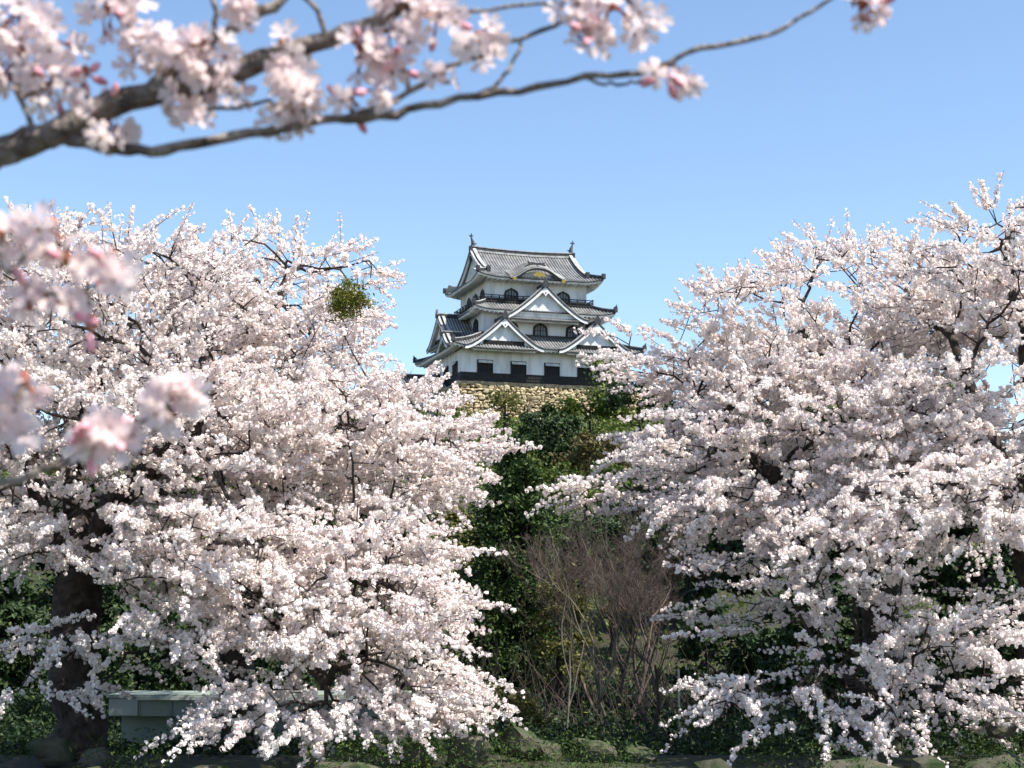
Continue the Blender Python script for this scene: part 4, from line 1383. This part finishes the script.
def crooked(pts, rng, amp, sub=4):
    P = [np.array(p) for p in pts]; out = [P[0]]
    for i in range(len(P) - 1):
        p0 = P[max(i - 1, 0)]; p1, p2 = P[i], P[i + 1]; p3 = P[min(i + 2, len(P) - 1)]
        for s in range(1, sub + 1):
            t = s / sub
            q = .5 * ((2 * p1) + (-p0 + p2) * t + (2 * p0 - 5 * p1 + 4 * p2 - p3) * t * t + (-p0 + 3 * p1 - 3 * p2 + p3) * t ** 3)
            out.append(q + rng.normal(size=3) * amp * (0 if s == sub and i == len(P) - 2 else 1))
    return np.array(out)


def bough(label, lines, cls, seed, pink=.3, amp=.0012, full=1.15):
    """lines: [( [(px,py,d)...], r0, r1)]; cls: [(px,py,d,r,nf,nb)]"""
    rng = np.random.default_rng(seed)
    org = at(*lines[0][0][0])
    root = empty("cherry_bough", org, 0, label, "blossoming branch")
    L, LR = [], []
    for pts, r0, r1 in lines:
        P = crooked([at(*p) for p in pts], rng, amp)
        n = len(P); rr = np.linspace(r0, r1, n) * (1 + .10 * np.sin(np.arange(n) * 2.3 + seed) + .10 * (rng.random(n) - .5))
        L.append(P - org); LR.append(rr * .82)
    allp = np.concatenate(L) + org
    # short spurs from the wood to each cluster
    for (px, py, d, r, nf, nb) in cls:
        c = at(px, py, d); hub = c + np.array((0, 0, .25)) * r
        j = np.argmin(np.linalg.norm(allp - hub, axis=1)); a = allp[j]
        if np.linalg.norm(a - hub) < .16:
            L.append(np.array([a, (a + hub) / 2 + rng.normal(size=3) * .004, hub]) - org); LR.append(np.array((.0032, .0026, .0022)))
    V, Q = tube_arrays(L, LR, lambda q: 12 if q > .006 else 7)
    np_mesh("wood", V, [Q], "bark_near", root, smooth=True)
    for (px, py, d, r, nf, nb) in cls:
        cluster(root, org, at(px, py, d), r * 1.0, nf, nb, rng, pink, full)
    return root


D = 1.55
bough("thick grey-barked cherry bough crossing the sky at the top, with long thin twigs",
      [([(-70, 185, D), (0, 152, D), (60, 130, D), (130, 98, D), (200, 84, D), (262, 60, D), (330, 38, D), (395, 12, D), (450, -18, D)], .021, .0085),
       ([(120, 103, D), (150, 92, D), (185, 55, D), (215, 38, D), (262, 12, D), (300, -15, D)], .011, .006),
       ([(-40, 178, D), (30, 150, D), (70, 140, D), (105, 148, D), (150, 149, D), (205, 141, D), (262, 131, D), (320, 121, D), (380, 117, D), (440, 101, D), (520, 90, D), (585, 78, D), (640, 73, D), (700, 50, D), (762, 38, D), (800, 18, D), (840, -8, D)], .0085, .0022),
       ([(345, 118, D), (400, 98, D), (440, 74, D), (490, 50, D), (530, 35, D), (580, 12, D), (620, -12, D)], .0042, .0025),
       ([(470, 98, D), (500, 82, D), (515, 58, D), (520, 42, D)], .0030, .0022),
       ([(400, 12, D), (440, 12, D), (510, 8, D), (600, -4, D)], .0035, .0020),
       ([(585, 78, D), (605, 84, D), (630, 82, D), (655, 78, D)], .0024, .0018),
       ([(20, 98, D), (28, 112, D), (34, 138, D)], .0035, .0045),
       ([(205, -10, D), (215, 8, D), (214, 30, D)], .003, .0035), ([(300, -10, D), (318, 14, D), (325, 32, D)], .003, .0035),
       ([(190, 86, D), (165, 108, D), (178, 108, D), (235, 108, D), (268, 100, D)], .003, .0025)],
      [(18, 18, D, .040, 13, 1), (48, 45, D, .036, 11, 1), (22, 62, D, .040, 12, 1), (55, 85, D, .026, 6, 4), (108, 14, D, .028, 9, 1), (128, 6, D, .022, 6, 1),
       (150, 52, D, .030, 10, 1), (178, 60, D, .034, 12, 0), (212, 62, D, .036, 13, 1), (190, 105, D, .026, 9, 0), (230, 92, D, .022, 6, 1), (106, 120, D, .028, 10, 2),
       (252, 2, D, .024, 8, 1), (282, 52, D, .028, 9, 1), (296, 84, D, .028, 9, 1), (284, 114, D, .028, 10, 0), (302, 104, D, .022, 6, 0),
       (362, 58, D, .028, 8, 2), (394, 40, D, .030, 9, 2), (388, 64, D, .022, 5, 2), (380, 92, D, .022, 4, 4), (350, 106, D, .018, 3, 2), (400, 8, D, .026, 8, 1), (438, 20, D, .022, 6, 2), (478, 44, D, .026, 7, 2), (442, 82, D, .014, 3, 0),
       (590, 36, D, .018, 5, 2), (612, 12, D, .026, 8, 1), (638, 22, D, .022, 7, 1), (572, 2, D, .020, 5, 1), (664, 76, D, .012, 1, 4), (688, 86, D, .012, 4, 1), (862, 10, D, .020, 7, 2), (85, 75, D, .010, 0, 3)],
      51)
D2 = 1.3
bough("strongly blurred cherry twig with open flowers at the left edge above the middle",
      [([(-60, 250, D2), (0, 268, D2), (40, 292, D2), (88, 290, D2), (106, 272, D2)], .0034, .002), ([(-60, 300, D2), (-10, 290, D2), (20, 262, D2), (45, 250, D2)], .002, .0015),
       ([(88, 290, D2), (90, 320, D2), (86, 338, D2)], .002, .0016)],
      [(0, 240, D2, .022, 6, 0), (52, 232, D2, .022, 8, 0), (66, 262, D2, .014, 3, 1), (122, 278, D2, .018, 6, 0), (112, 262, D2, .010, 2, 2), (34, 300, D2, .018, 6, 2), (62, 308, D2, .014, 3, 1), (90, 326, D2, .008, 0, 2)],
      52, pink=.3, full=1.05)
D3 = 1.35
bough("blurred cherry twig with pink buds and flowers at the left edge, below the middle",
      [([(-60, 505, D3), (0, 484, D3), (50, 470, D3), (92, 448, D3), (140, 425, D3), (165, 415, D3)], .0062, .0022), ([(-50, 440, D3), (0, 425, D3), (18, 402, D3)], .003, .002)],
      [(8, 396, D3, .020, 7, 2), (24, 385, D3, .018, 5, 0), (14, 432, D3, .018, 5, 1), (172, 400, D3, .023, 9, 1), (190, 392, D3, .012, 3, 0), (108, 428, D3, .018, 5, 3), (92, 444, D3, .014, 2, 4), (122, 440, D3, .016, 4, 1)],
      53, pink=.35, full=1.05)
#ENDSECTION
